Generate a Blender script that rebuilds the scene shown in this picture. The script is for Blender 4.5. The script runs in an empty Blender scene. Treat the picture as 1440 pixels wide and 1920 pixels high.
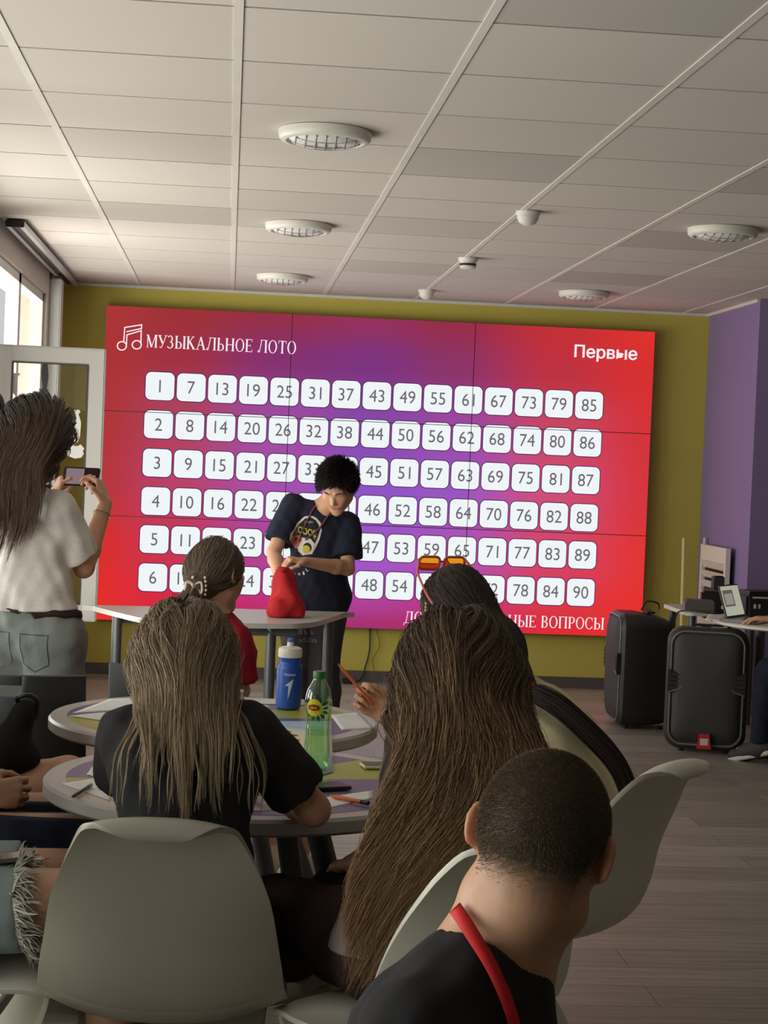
import bpy, bmesh, math, random
import numpy as np
from mathutils import Vector, Matrix

random.seed(7); rng = np.random.default_rng(11)
SC = bpy.context.scene
COL = SC.collection

# ------------------------------------------------------------------ camera
CAM_H = 1.48                                   # phone held at standing height
FPX, YAW, PITCH, ROLL = 3300.0, 0.0891, -0.0288, 0.0413
_cy, _sy, _cp, _sp = math.cos(YAW), math.sin(YAW), math.cos(PITCH), math.sin(PITCH)
CF = np.array([_sy*_cp, _cy*_cp, _sp]); _r = np.array([_cy, -_sy, 0.0]); _u = np.cross(_r, CF)
CR = _r*math.cos(ROLL) + _u*math.sin(ROLL); CU = -_r*math.sin(ROLL) + _u*math.cos(ROLL)
CC = np.array([0.0, 0.0, CAM_H])
cam = bpy.data.objects.new('camera', bpy.data.cameras.new('camera')); COL.objects.link(cam)
cam.data.sensor_fit = 'HORIZONTAL'; cam.data.sensor_width = 36.0; cam.data.lens = 36.0*FPX/1440.0
cam.data.clip_start = 0.05; cam.data.clip_end = 200
M = Matrix.Identity(4)
for i in range(3):
    M[i][0], M[i][1], M[i][2], M[i][3] = CR[i], CU[i], -CF[i], CC[i]
cam.matrix_world = M
SC.camera = cam

def _ray(x, y): return CF + CR*(x-720)/FPX + CU*(960-y)/FPX
def at(x, y, Y):                               # point of the room seen at a picture position, at depth Y
    d = _ray(x, y); return CC + d*Y/d[1]
def atz(x, y, z):                              # the same, on the horizontal plane at height z
    d = _ray(x, y); return CC + d*(z-CAM_H)/d[2]

# ------------------------------------------------------------------ world, light, exposure
SC.view_settings.view_transform = 'Standard'; SC.view_settings.look = 'None'
SC.view_settings.gamma = 1.0; SC.view_settings.use_curve_mapping = False
SC.view_settings.exposure = 0.0
SC.cycles.use_denoising = True
SC.cycles.max_bounces = 8; SC.cycles.transparent_max_bounces = 12
SC.cycles.caustics_reflective = False; SC.cycles.caustics_refractive = False
SC.cycles.sample_clamp_indirect = 6.0
W = bpy.data.worlds.new('sky'); SC.world = W; W.use_nodes = True
bg = W.node_tree.nodes['Background']; bg.inputs[0].default_value = (0.93, 0.96, 1.0, 1); bg.inputs[1].default_value = 0.62

def area(name, loc, rot, sx, sy, power, col):
    l = bpy.data.lights.new(name, 'AREA'); l.shape = 'RECTANGLE'; l.size = sx; l.size_y = sy
    l.energy = power; l.color = col
    o = bpy.data.objects.new(name, l); COL.objects.link(o); o.location = loc; o.rotation_euler = rot
    return o
# daylight pouring through the row of windows in the left wall (lamps stand outside the panes)
DAY = (1.0, 0.955, 0.87)
area('daylight_lamp', (-1.85, 8.3, 0.95), (0, math.radians(-110), math.radians(16)), 1.7, 4.8, 215, DAY)
area('daylight_lamp', (-1.85, 4.1, 1.05), (0, math.radians(-106), math.radians(8)), 1.7, 2.4, 80, DAY)
area('daylight_lamp', (-1.85, 1.6, 1.15), (0, math.radians(-100), 0), 1.7, 1.8, 50, DAY)  # unseen near lamp, added to light the left side of the front man

# ------------------------------------------------------------------ node materials
def srgb(r, g, b):
    f = lambda c: (c/255/12.92) if c/255 <= 0.04045 else ((c/255+0.055)/1.055)**2.4
    return (f(r), f(g), f(b), 1.0)
def mat(name, col, rough=0.6, metal=0.0, spec=0.5, noise=0.0, nscale=40.0, bump=0.0, bscale=200.0, attr=None, stretch=None, sss=0.0, coat=0.0, emit=None, trans=0.0, detail=3.0):
    m = bpy.data.materials.new(name); m.use_nodes = True
    nt = m.node_tree; N = nt.nodes; L = nt.links; b = N['Principled BSDF']
    b.inputs['Base Color'].default_value = col; b.inputs['Roughness'].default_value = rough
    b.inputs['Metallic'].default_value = metal; b.inputs['Specular IOR Level'].default_value = spec
    if coat: b.inputs['Coat Weight'].default_value = coat; b.inputs['Coat Roughness'].default_value = 0.15
    if sss:
        b.inputs['Subsurface Weight'].default_value = sss; b.inputs['Subsurface Scale'].default_value = 0.02
        b.inputs['Subsurface Radius'].default_value = (1.0, 0.35, 0.2)
    if trans: b.inputs['Transmission Weight'].default_value = trans
    if emit: b.inputs['Emission Color'].default_value = emit[0]; b.inputs['Emission Strength'].default_value = emit[1]
    tc = N.new('ShaderNodeTexCoord'); src = tc.outputs['Object']
    if stretch:
        mp = N.new('ShaderNodeMapping'); mp.inputs['Scale'].default_value = stretch; L.new(src, mp.inputs[0]); src = mp.outputs[0]
    base = None
    if attr:
        a = N.new('ShaderNodeAttribute'); a.attribute_name = attr; base = a.outputs['Color']; L.new(base, b.inputs['Base Color'])
    if noise:
        t = N.new('ShaderNodeTexNoise'); t.inputs['Scale'].default_value = nscale; t.inputs['Detail'].default_value = detail; L.new(src, t.inputs['Vector'])
        mr = N.new('ShaderNodeMapRange'); mr.inputs['To Min'].default_value = 1-noise; mr.inputs['To Max'].default_value = 1+noise; mr.inputs['From Min'].default_value = .25; mr.inputs['From Max'].default_value = .75
        L.new(t.outputs['Fac'], mr.inputs['Value'])
        mx = N.new('ShaderNodeVectorMath'); mx.operation = 'SCALE'
        if base is not None: L.new(base, mx.inputs[0])
        else: mx.inputs[0].default_value = col[:3]
        L.new(mr.outputs[0], mx.inputs['Scale']); L.new(mx.outputs[0], b.inputs['Base Color'])
    if bump:
        t = N.new('ShaderNodeTexNoise'); t.inputs['Scale'].default_value = bscale; t.inputs['Detail'].default_value = 3; L.new(src, t.inputs['Vector'])
        bp = N.new('ShaderNodeBump'); bp.inputs['Strength'].default_value = bump; bp.inputs['Distance'].default_value = 0.01
        L.new(t.outputs['Fac'], bp.inputs['Height']); L.new(bp.outputs[0], b.inputs['Normal'])
    return m
def emis(name, col=None, strength=1.0, attr=None):
    m = bpy.data.materials.new(name); m.use_nodes = True; nt = m.node_tree; nt.nodes.clear()
    o = nt.nodes.new('ShaderNodeOutputMaterial'); e = nt.nodes.new('ShaderNodeEmission'); e.inputs[1].default_value = strength
    if attr:
        a = nt.nodes.new('ShaderNodeAttribute'); a.attribute_name = attr; nt.links.new(a.outputs['Color'], e.inputs[0])
    else: e.inputs[0].default_value = col
    nt.links.new(e.outputs[0], o.inputs[0]); return m
def glass(name, tint=(1, 1, 1, 1), gloss=0.08, rough=0.02):
    m = bpy.data.materials.new(name); m.use_nodes = True; nt = m.node_tree; nt.nodes.clear(); N = nt.nodes
    o = N.new('ShaderNodeOutputMaterial'); t = N.new('ShaderNodeBsdfTransparent'); t.inputs[0].default_value = tint
    g = N.new('ShaderNodeBsdfGlossy'); g.inputs['Roughness'].default_value = rough
    f = N.new('ShaderNodeLayerWeight'); f.inputs[0].default_value = 0.25
    mr = N.new('ShaderNodeMapRange'); mr.inputs['To Min'].default_value = gloss*0.5; mr.inputs['To Max'].default_value = min(1, gloss*5)
    mx = N.new('ShaderNodeMixShader'); nt.links.new(f.outputs['Facing'], mr.inputs[0]); nt.links.new(mr.outputs[0], mx.inputs[0])
    nt.links.new(t.outputs[0], mx.inputs[1]); nt.links.new(g.outputs[0], mx.inputs[2]); nt.links.new(mx.outputs[0], o.inputs[0]); return m

# ------------------------------------------------------------------ mesh builder
def rotz(a): return Matrix.Rotation(a, 3, 'Z')
class MB:
    def __init__(s): s.v = []; s.f = []; s.mi = []; s.uvc = None
    def add(s, vs, fs, mi=0):
        o = len(s.v); s.v += [tuple(map(float, p)) for p in vs]
        s.f += [tuple(i+o for i in f) for f in fs]; s.mi += [mi]*len(fs); return s
    def box(s, c, d, R=None, mi=0, bev=0.0):
        x, y, z = [q/2 for q in d]
        if bev:
            bm = bmesh.new(); bmesh.ops.create_cube(bm, size=1)
            for v in bm.verts: v.co = Vector((v.co.x*d[0], v.co.y*d[1], v.co.z*d[2]))
            bmesh.ops.bevel(bm, geom=bm.edges[:], offset=bev, segments=2, affect='EDGES')
            bm.verts.index_update(); pts = [v.co.copy() for v in bm.verts]; fs = [[v.index for v in f.verts] for f in bm.faces]; bm.free()
        else:
            pts = [Vector(p) for p in ((-x,-y,-z),(x,-y,-z),(x,y,-z),(-x,y,-z),(-x,-y,z),(x,-y,z),(x,y,z),(-x,y,z))]
            fs = [(0,3,2,1),(4,5,6,7),(0,1,5,4),(1,2,6,5),(2,3,7,6),(3,0,4,7)]
        if R is not None: pts = [R @ p for p in pts]
        return s.add([p+Vector(c) for p in pts], fs, mi)
    def tube(s, pts, r, n=8, cap=True, mi=0, close=False):
        pts = [Vector(p) for p in pts]; m = len(pts)
        rs = r if hasattr(r, '__len__') else [r]*m
        vs = []; up = None
        for i, p in enumerate(pts):
            if close: t = pts[(i+1) % m]-pts[i-1]
            else: t = pts[min(i+1, m-1)]-pts[max(i-1, 0)]
            t.normalize()
            if up is None: up = t.orthogonal().normalized()
            else:
                up = up - t*up.dot(t)
                up = up.normalized() if up.length > 1e-6 else t.orthogonal().normalized()
            b = t.cross(up)
            for k in range(n):
                a = 2*math.pi*k/n; vs.append(p+(up*math.cos(a)+b*math.sin(a))*rs[i])
        fs = []
        for i in range(m if close else m-1):
            j = (i+1) % m
            for k in range(n):
                fs.append((i*n+k, i*n+(k+1) % n, j*n+(k+1) % n, j*n+k))
        if cap and not close: fs += [tuple(range(n))[::-1], tuple((m-1)*n+k for k in range(n))]
        return s.add(vs, fs, mi)
    def lathe(s, prof, c=(0, 0, 0), n=32, mi=0, R=None, mod=None):
        vs = []; fs = []
        for (r, z) in prof:
            for k in range(n):
                a = 2*math.pi*k/n; rr = r*(mod(a, z) if mod else 1)
                vs.append(Vector((rr*math.cos(a), rr*math.sin(a), z)))
        for i in range(len(prof)-1):
            for k in range(n): fs.append((i*n+k, i*n+(k+1) % n, (i+1)*n+(k+1) % n, (i+1)*n+k))
        fs += [tuple(range(n))[::-1], tuple((len(prof)-1)*n+k for k in range(n))]
        if R is not None: vs = [R @ v for v in vs]
        return s.add([v+Vector(c) for v in vs], fs, mi)
    def prism(s, poly, z0, z1, f=None, mi=0):       # poly in (a,b), extruded z0..z1; f maps (a,b,z) -> point
        f = f or (lambda a, b, z: (a, b, z)); n = len(poly)
        vs = [f(a, b, z0) for a, b in poly]+[f(a, b, z1) for a, b in poly]
        fs = [tuple(range(n))[::-1], tuple(range(n, 2*n))]+[(i, (i+1) % n, n+(i+1) % n, n+i) for i in range(n)]
        return s.add(vs, fs, mi)
    def quadgrid(s, P, mi=0):                        # P[i][j] points
        a, b = len(P), len(P[0]); vs = [p for row in P for p in row]
        return s.add(vs, [(i*b+j, i*b+j+1, (i+1)*b+j+1, (i+1)*b+j) for i in range(a-1) for j in range(b-1)], mi)
    def build(s, name, mats, parent=None, smooth=False, loc=None, recalc=True, angle=None):
        me = bpy.data.meshes.new(name); me.from_pydata(s.v, [], s.f)
        for m in (mats if isinstance(mats, (list, tuple)) else [mats]): me.materials.append(m)
        me.polygons.foreach_set('material_index', s.mi)
        if recalc:
            bm = bmesh.new(); bm.from_mesh(me); bmesh.ops.recalc_face_normals(bm, faces=bm.faces); bm.to_mesh(me); bm.free()
        if smooth:
            me.polygons.foreach_set('use_smooth', [True]*len(me.polygons))
            me.set_sharp_from_angle(angle=math.radians(angle or 40))
        me.update()
        return link(name, me, parent, loc)
def link(name, me, parent=None, loc=None):
    o = bpy.data.objects.new(name, me); COL.objects.link(o)
    if parent is not None: o.parent = parent
    if loc is not None: o.location = loc
    return o
def rrect(w, h, r, n=6, cx=0, cy=0):
    pts = []
    for (sx, sy, a0) in ((1, 1, 0), (-1, 1, 90), (-1, -1, 180), (1, -1, 270)):
        for k in range(n+1):
            a = math.radians(a0+90*k/n); pts.append((cx+sx*(w/2-r)+r*math.cos(a), cy+sy*(h/2-r)+r*math.sin(a)))
    return pts
def tag(o, label, cat, group=None):
    o['label'] = label; o['category'] = cat
    if group: o['group'] = group
    return o
def thing(name, label, cat, loc=(0, 0, 0), rz=0.0, group=None):
    o = bpy.data.objects.new(name, None); COL.objects.link(o); o.location = loc; o.rotation_euler = (0, 0, rz)
    o.empty_display_size = 0.1
    return tag(o, label, cat, group)
def struct(o): o['kind'] = 'structure'; return o
def copy_tree(o, parent=None):
    c = o.copy(); COL.objects.link(c)
    if parent is not None: c.parent = parent
    for ch in list(o.children): copy_tree(ch, c)
    return c
def text_mesh(txt, size, bold=0.0, align='CENTER', shear=0.0):
    cu = bpy.data.curves.new('lettering', 'FONT'); cu.body = txt; cu.size = size; cu.align_x = align; cu.align_y = 'CENTER'; cu.offset = bold; cu.shear = shear
    cu.resolution_u = 4
    o = bpy.data.objects.new('lettering', cu); COL.objects.link(o)
    me = bpy.data.meshes.new_from_object(o); COL.objects.unlink(o); bpy.data.objects.remove(o)
    vs = [tuple(v.co) for v in me.vertices]; fs = [tuple(p.vertices) for p in me.polygons]
    bpy.data.meshes.remove(me); return vs, fs
def spline(pts, n=24):                               # Catmull-Rom through the points
    P = np.array(pts, float); P = np.vstack([2*P[0]-P[1], P, 2*P[-1]-P[-2]]); m = len(P)-3; out = []
    for t in np.linspace(0, m, n):
        i = min(int(t), m-1); u = t-i; a, b, c, d = P[i:i+4]
        out.append(0.5*((2*b)+(-a+c)*u+(2*a-5*b+4*c-d)*u*u+(-a+3*b-3*c+d)*u**3))
    return np.array(out)
# ================================================================== the room
XL, XR, YB, YF, ZC = -1.135, 3.2, 11.705, -1.6, 2.566
SILL, HEAD = 0.50, 2.41
m_green = mat('olive_green_paint', srgb(196, 182, 84), 0.75, noise=0.04, nscale=3, bump=0.02, bscale=120)
m_purple = mat('purple_paint', srgb(138, 120, 166), 0.7, noise=0.03, nscale=3)
m_white = mat('white_wall_paint', srgb(214, 208, 196), 0.75)
m_greyw = mat('grey_wall_paint', srgb(120, 114, 108), 0.8)
m_pvc = mat('white_window_plastic', srgb(226, 226, 224), 0.35, spec=0.5)
m_tile = mat('ceiling_tile', srgb(205, 196, 188), 0.9, attr='tint', bump=0.05, bscale=300)
m_bar = mat('ceiling_bar_white', srgb(218, 211, 204), 0.6, noise=.05, nscale=5)
m_gap = mat('ceiling_gap', srgb(92, 84, 80), 0.9)
m_base = mat('dark_grey_skirting', srgb(88, 80, 80), 0.6)
m_glass = glass('window_glass', (0.95, 0.97, 0.96, 1), 0.05)

def wallbox(name, x0, x1, y0, y1, z0, z1, m):
    return struct(MB().box(((x0+x1)/2, (y0+y1)/2, (z0+z1)/2), (x1-x0, y1-y0, z1-z0)).build(name, m))
# floor: long grey-brown wood planks laid across the room
m_floor = bpy.data.materials.new('grey_wood_planks'); m_floor.use_nodes = True
nt = m_floor.node_tree; N = nt.nodes; L = nt.links; b = N['Principled BSDF']; b.inputs['Roughness'].default_value = 0.42
tc = N.new('ShaderNodeTexCoord'); br = N.new('ShaderNodeTexBrick')
br.inputs['Scale'].default_value = 1.0; br.inputs['Brick Width'].default_value = 1.25; br.inputs['Row Height'].default_value = 0.19
br.inputs['Mortar Size'].default_value = 0.0015; br.inputs['Color1'].default_value = srgb(166, 160, 148); br.inputs['Color2'].default_value = srgb(140, 134, 124); br.inputs['Mortar'].default_value = srgb(84, 76, 70)
br.offset = 0.37; L.new(tc.outputs['Object'], br.inputs['Vector'])
mp = N.new('ShaderNodeMapping'); mp.inputs['Scale'].default_value = (1.6, 26, 1); L.new(tc.outputs['Object'], mp.inputs[0])
nz = N.new('ShaderNodeTexNoise'); nz.inputs['Scale'].default_value = 1.6; nz.inputs['Detail'].default_value = 6; L.new(mp.outputs[0], nz.inputs['Vector'])
mr = N.new('ShaderNodeMapRange'); mr.inputs['From Min'].default_value = .3; mr.inputs['From Max'].default_value = .7; mr.inputs['To Min'].default_value = .78; mr.inputs['To Max'].default_value = 1.2; L.new(nz.outputs['Fac'], mr.inputs['Value'])
vm = N.new('ShaderNodeVectorMath'); vm.operation = 'SCALE'; L.new(br.outputs['Color'], vm.inputs[0]); L.new(mr.outputs[0], vm.inputs['Scale']); L.new(vm.outputs[0], b.inputs['Base Color'])
wallbox('floor', XL-0.25, 5.6, YF, YB+.2, -0.1, 0, m_floor)
wallbox('wall_back', XL-0.25, XR+.2, YB, YB+0.2, 0, ZC+.1, m_green)
wallbox('wall_right', XR, 5.6, 10.56, YB, 0, ZC+.1, m_purple)          # boxed-out purple corner
wallbox('wall_side', 5.5, 5.7, YF, 10.56, 0, ZC+.1, m_greyw)
wallbox('wall_front', XL-0.25, 5.7, YF-.2, YF, 0, ZC+.1, m_greyw)
wallbox('baseboard_back', XL, XR, YB-.014, YB, 0, 0.075, m_base)
wallbox('baseboard_right', XR-.012, XR, 10.56, YB-.014, 0, 0.075, m_base)
# left wall with its row of windows
wins = [(8.45, 10.86), (5.75, 8.05), (2.9, 5.35), (0.6, 2.5)]  # the last one is unseen, added to let the near lamp in
lw = MB(); t = 0.25
def lwb(y0, y1, z0, z1): lw.box((XL-t/2, (y0+y1)/2, (z0+z1)/2), (t, y1-y0, z1-z0))
lwb(YF, YB, 0, SILL); lwb(YF, YB, HEAD, ZC+.1)
ys = [YB]
for a, c in wins: ys += [c, a]
ys.append(YF)
for i in range(0, len(ys), 2): lwb(ys[i+1], ys[i], SILL, HEAD)
struct(lw.build('wall_left', m_white))
for i, (y0, y1) in enumerate(wins):
    fr = MB(); x = XL-0.055; w = 0.05
    fr.box((x, y0+w/2, (SILL+HEAD)/2), (.07, w, HEAD-SILL)); fr.box((x, y1-w/2, (SILL+HEAD)/2), (.07, w, HEAD-SILL))
    fr.box((x, (y0+y1)/2, SILL+w/2), (.07, y1-y0, w)); fr.box((x, (y0+y1)/2, HEAD-w/2), (.07, y1-y0, w))
    ym = (y0+y1)/2
    fr.box((x, ym, (SILL+HEAD)/2), (.07, 0.09, HEAD-SILL))
    win = struct(fr.build('window_%d' % (i+1), m_pvc))
    g = MB()
    if i: g.box((x, (y0+ym)/2, (SILL+HEAD)/2), (.008, ym-y0-.08, HEAD-SILL-.12))
    g.box((x, (ym+y1)/2, (SILL+HEAD)/2), (.008, y1-ym-.08, HEAD-SILL-.12))
    g.build('pane', m_glass, win)
    MB().box((XL-.04, ym, SILL-.012), (.2, y1-y0-.01, .03)).build('sill', m_pvc, win)
struct(MB().box((XL+.036, 11.05, 1.27), (.072, .16, 2.5), bev=.008).build('trim_1', m_pvc))   # white post by the corner, shaped to jut out and catch window light

# ceiling: lay-in tiles on a bar grid
AX, TY, BX0, TY0 = 0.6091, 0.5867, -0.6269, 4.9114
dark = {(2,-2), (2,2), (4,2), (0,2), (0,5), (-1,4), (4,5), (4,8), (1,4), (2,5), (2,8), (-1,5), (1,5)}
tb = MB(); cols = []
for i in range(-1, 11):
    for j in range(-12, 13):
        x0, x1 = BX0+i*AX, BX0+(i+1)*AX; y0, y1 = TY0+j*TY, TY0+(j+1)*TY
        x0, x1 = max(x0, XL), min(x1, 5.5); y0, y1 = max(y0, YF), min(y1, YB)
        if x1-x0 < .03 or y1-y0 < .03: continue
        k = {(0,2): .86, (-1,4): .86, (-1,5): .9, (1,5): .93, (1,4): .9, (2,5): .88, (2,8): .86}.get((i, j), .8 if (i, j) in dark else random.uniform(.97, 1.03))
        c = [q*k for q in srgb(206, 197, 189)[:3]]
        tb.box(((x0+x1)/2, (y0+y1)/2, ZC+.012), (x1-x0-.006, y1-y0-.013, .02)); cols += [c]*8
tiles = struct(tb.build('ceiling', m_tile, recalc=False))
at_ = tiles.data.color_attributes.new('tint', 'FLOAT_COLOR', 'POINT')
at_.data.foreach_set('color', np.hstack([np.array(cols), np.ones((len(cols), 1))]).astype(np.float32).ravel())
struct(MB().box((2.1, 5, ZC+.05), (7.0, 13.6, .03)).build('ceiling_slab', m_gap))
gb = MB()
for i in range(0, 11):
    x = BX0+i*AX
    if x < 5.45: gb.box((x, (YF+YB)/2, ZC+.002), (.024, YB-YF, .007))
struct(gb.build('ceiling_grid', m_bar))
wallbox('trim_2', XL, XR, YB-.02, YB, ZC-.02, ZC, m_bar)
wallbox('trim_3', XR-.02, XR, 10.56, YB-.02, ZC-.02, ZC, m_bar)

# curtain track under the ceiling by the windows
m_alu = mat('curtain_track_metal', srgb(196, 196, 194), 0.35, metal=0.6)
m_dark = mat('black_plastic', srgb(30, 29, 31), 0.45, noise=.1)
ct = thing('curtain_rail', 'silver double curtain track along the ceiling above the windows', 'curtain rail', (-1.06, 8.6, ZC-.022))
MB().box((-.035, 1.5, 0), (.022, 3.0, .028)).build('track', m_alu, ct); MB().box((.03, 1.5, 0), (.022, 3.0, .028)).build('track', m_alu, ct)
MB().box((-.003, 1.5, .006), (.045, 3.0, .012)).build('groove', m_dark, ct)
MB().box((-.003, -.008, 0), (.09, .016, .034), bev=.004).build('end_cap', m_dark, ct)

# ceiling lamps (switched off) : shallow dish, recessed white reflector behind a wire grille
m_lampw = mat('lamp_white_metal', srgb(226, 222, 214), 0.4)
m_refl = mat('lamp_reflector', srgb(236, 236, 232), 0.25, spec=0.8)
m_grille = mat('lamp_grille', srgb(150, 144, 140), 0.4)
def ceiling_lamp(loc, r, label, group):
    o = thing('ceiling_lamp', label, 'ceiling lamp', loc, 0, group)
    MB().lathe([(r, 0), (r, -.012), (r*.985, -.026), (r*.93, -.034), (r*.84, -.036), (r*.83, -.03), (r*.83, 0)], n=48).build('rim', m_lampw, o, True)
    MB().lathe([(r*.82, -.012), (r*.80, -.014), (r*.4, -.016), (0.001, -.016)], n=40).build('gasket', m_dark, o, True)
    MB().lathe([(r*.78, -.016), (r*.77, -.03), (r*.7, -.040), (r*.5, -.048), (0.001, -.052)], n=40).build('diffuser', m_refl, o, True)
    g = MB()
    for k in range(-3, 4):
        q = r*.21*k; h = math.sqrt(max(0, (r*.76)**2-q*q))
        zz = lambda d: -.055+.02*(d/(r*.78))**2
        for ax in (0, 1):
            pts = []
            for s in np.linspace(-h, h, 9):
                p = (q, s) if ax == 0 else (s, q); pts.append((p[0], p[1], zz(math.hypot(*p))))
            if ax == 0 or k % 2 == 0: g.tube(pts, .0025 if ax else .003, 5)
    g.build('grille', m_grille, o)
    return o
GL = 'round ceiling lamps'
lamps = [((.277, 5.88, ZC), 'big round grilled ceiling lamp nearest to the viewer, above the seated girls'), ((.282, 8.246, ZC), 'round white ceiling lamp, middle one of the left-hand row of three'),
         ((.279, 10.6, ZC), 'small looking round ceiling lamp closest to the top of the red screen'), ((2.134, 7.65, ZC), 'round ceiling lamp high up near the right edge beside a darker tile'),
         ((2.129, 10.68, ZC), 'round ceiling lamp above the top right corner of the screen')]
for loc, lb in lamps: ceiling_lamp(loc, .155, lb, GL)
m_det = mat('detector_white_plastic', srgb(222, 218, 212), 0.45)
def detector(loc, label, dome):
    o = thing('smoke_detector', label, 'smoke detector', loc, 0, 'detectors on the ceiling bar')
    MB().lathe([(.052, 0), (.052, -.012), (.047, -.018), (.046, -.018)], n=28).build('base', m_det, o, True)
    if dome: MB().lathe([(.046, -.018), (.046, -.028), (.036, -.048), (.016, -.058), (.001, -.06)], n=28).build('head', m_det, o, True)
    else:
        h = MB().lathe([(.043, -.018), (.043, -.05), (.036, -.056), (.001, -.057)], n=28).build('head', m_det, o, True)
        MB().lathe([(.044, -.03), (.044, -.042), (.04, -.042)], n=28).build('slot', m_dark, h, True)
detector((1.227, 7.443, ZC), 'white domed detector on the ceiling bar, closest to the viewer', True)
detector((1.213, 9.223, ZC), 'white slotted smoke detector, middle of three on the ceiling bar', False)
detector((1.197, 11.04, ZC), 'white detector on the ceiling bar just above the top of the screen', True)

# opened window sash standing out from the left wall, with paper stickers on its pane
YS = 8.58
_tr, _br = at(200, 655, YS), at(180, 1165, YS)
sash = thing('window_sash', 'white plastic window sash swung open into the room, with stickers on the glass', 'window', (-1.125, YS, _br[2]))
S1, SH, fw = (_tr[0]+_br[0])/2+1.125, _tr[2]-_br[2], .08
f = MB()
f.box((S1-fw/2, 0, SH/2), (fw, .06, SH), bev=.006); f.box((fw/2, 0, SH/2), (fw, .06, SH), bev=.006)
f.box((S1/2, 0, SH-fw/2), (S1-.01, .058, fw), bev=.006); f.box((S1/2, 0, fw/2), (S1-.01, .058, fw), bev=.006)
f.build('frame', mat('shaded_sash_plastic', srgb(196, 193, 190), 0.4), sash)  # window plastic made greyer: shade on the backlit sash is in the colour
MB().box((S1/2, 0, SH/2), (S1-.1, .008, SH-.12)).build('pane', m_glass, sash)
m_rub = mat('dark_gasket', srgb(70, 66, 60), 0.7)
r = MB(); zi0, zi1, xi0, xi1 = fw+.002, SH-fw-.002, fw, S1-fw-.002
for z_ in (zi0, zi1): r.box(((xi0+xi1)/2, -.028, z_), (xi1-xi0, .006, .006))
for x_ in (xi0, xi1): r.box((x_, -.028, SH/2), (.006, .006, zi1-zi0))
r.build('gasket', m_rub, sash)
m_paper = mat('white_paper', srgb(236, 234, 232), 0.8)
m_greyp = mat('grey_paper', srgb(196, 192, 196), 0.8)
def sticker(name, poly, m, label, z=-.006):
    pts = [at(x, y, YS-.006) for x, y in poly]; c = np.mean(pts, 0)
    o = MB().prism([(p[0]-c[0], p[2]-c[2]) for p in pts], -.0012, 0, f=lambda a, b, z: (a, z, b)).build(name, m, None, loc=tuple(c))
    return tag(o, label, 'sticker', 'paper stickers on the glass')
sticker('pennant_sticker', [(-4,698),(38,700),(36,704),(31,705),(30,743),(17,730),(3,739),(6,706),(-4,702)], m_greyp, 'grey swallow-tailed pennant sticker on the glass above the woman photographing')
fe = [(83,667),(86,672),(90,690),(91,706),(89,720),(87,728),(90,731),(91,740),(88,746),(76,745),(75,737),(77,729),(80,727),(78,712),(78,694),(80,680)]
sticker('quill_sticker', fe, m_dark, 'black quill pen sticker pointing up over the head of the woman')
sw = [(139,769),(148,768),(151,773),(147,776),(152,792),(151,806),(150,818),(146,828),(138,834),(137,836),(147,836),(151,833),(158,841),(155,846),(157,851),(152,858),(140,860),(128,855),(124,848),(122,838),(128,822),(136,812),(142,796),(143,780)]
sticker('white_ornament_sticker', sw, m_paper, 'white wavy-edged curl shaped sticker on the glass beside the phone')

# ------------------------------------------------------------------ video wall
XS0, ZS0, YSCR, PW, PH = -0.8325, CAM_H+0.9409, 11.605, 1.2136, 0.6845
vw = thing('video_wall', 'large video wall of nine panels showing a red and purple music lotto board', 'screen', (XS0+1.5*PW, YSCR, ZS0-3*PH))
def scr(u, v, d=0.0): return (u-1.5*PW, -d, v+3*PH)       # u right, v down (negative), d towards the room
m_scr = emis('screen_picture', strength=1.0, attr='picture')
m_bez = mat('panel_edge', srgb(20, 14, 18), 0.4)
key_u = [0.0, .5, 1.15, 1.75, 2.3, 3.0, 3.64]; key_v = [0.0, -.3, -.68, -1.1, -1.6, -1.85, -2.06]
key = [[(172,54,56),(158,50,56),(150,48,72),(148,50,92),(150,46,74),(196,48,56),(222,50,46)],
       [(172,52,54),(160,50,66),(132,50,112),(124,52,128),(140,52,104),(190,50,64),(216,48,48)],
       [(174,54,58),(174,66,92),(156,76,158),(134,72,166),(152,72,160),(200,70,98),(212,52,58)],
       [(182,54,60),(186,66,104),(164,80,172),(140,84,198),(152,86,194),(206,78,118),(214,54,62)],
       [(216,48,46),(200,54,82),(176,68,150),(158,88,200),(172,82,180),(212,68,100),(226,54,52)],
       [(226,46,44),(212,44,72),(190,52,124),(178,66,156),(186,58,134),(218,56,72),(230,50,46)],
       [(232,48,42),(214,42,58),(186,40,88),(164,48,108),(176,44,90),(220,44,54),(232,46,40)]]
key = np.array([[srgb(*c)[:3] for c in row] for row in key])
def picture(u, v):
    iu = np.interp(u, key_u, np.arange(7)); iv = np.interp(-v, [-k for k in key_v], np.arange(7))
    a, b_ = int(min(iu, 5)), int(min(iv, 5)); p, q = iu-a, iv-b_; p = p*p*(3-2*p); q = q*q*(3-2*q)
    return (key[b_, a]*(1-p)+key[b_, a+1]*p)*(1-q)+(key[b_+1, a]*(1-p)+key[b_+1, a+1]*p)*q
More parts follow.
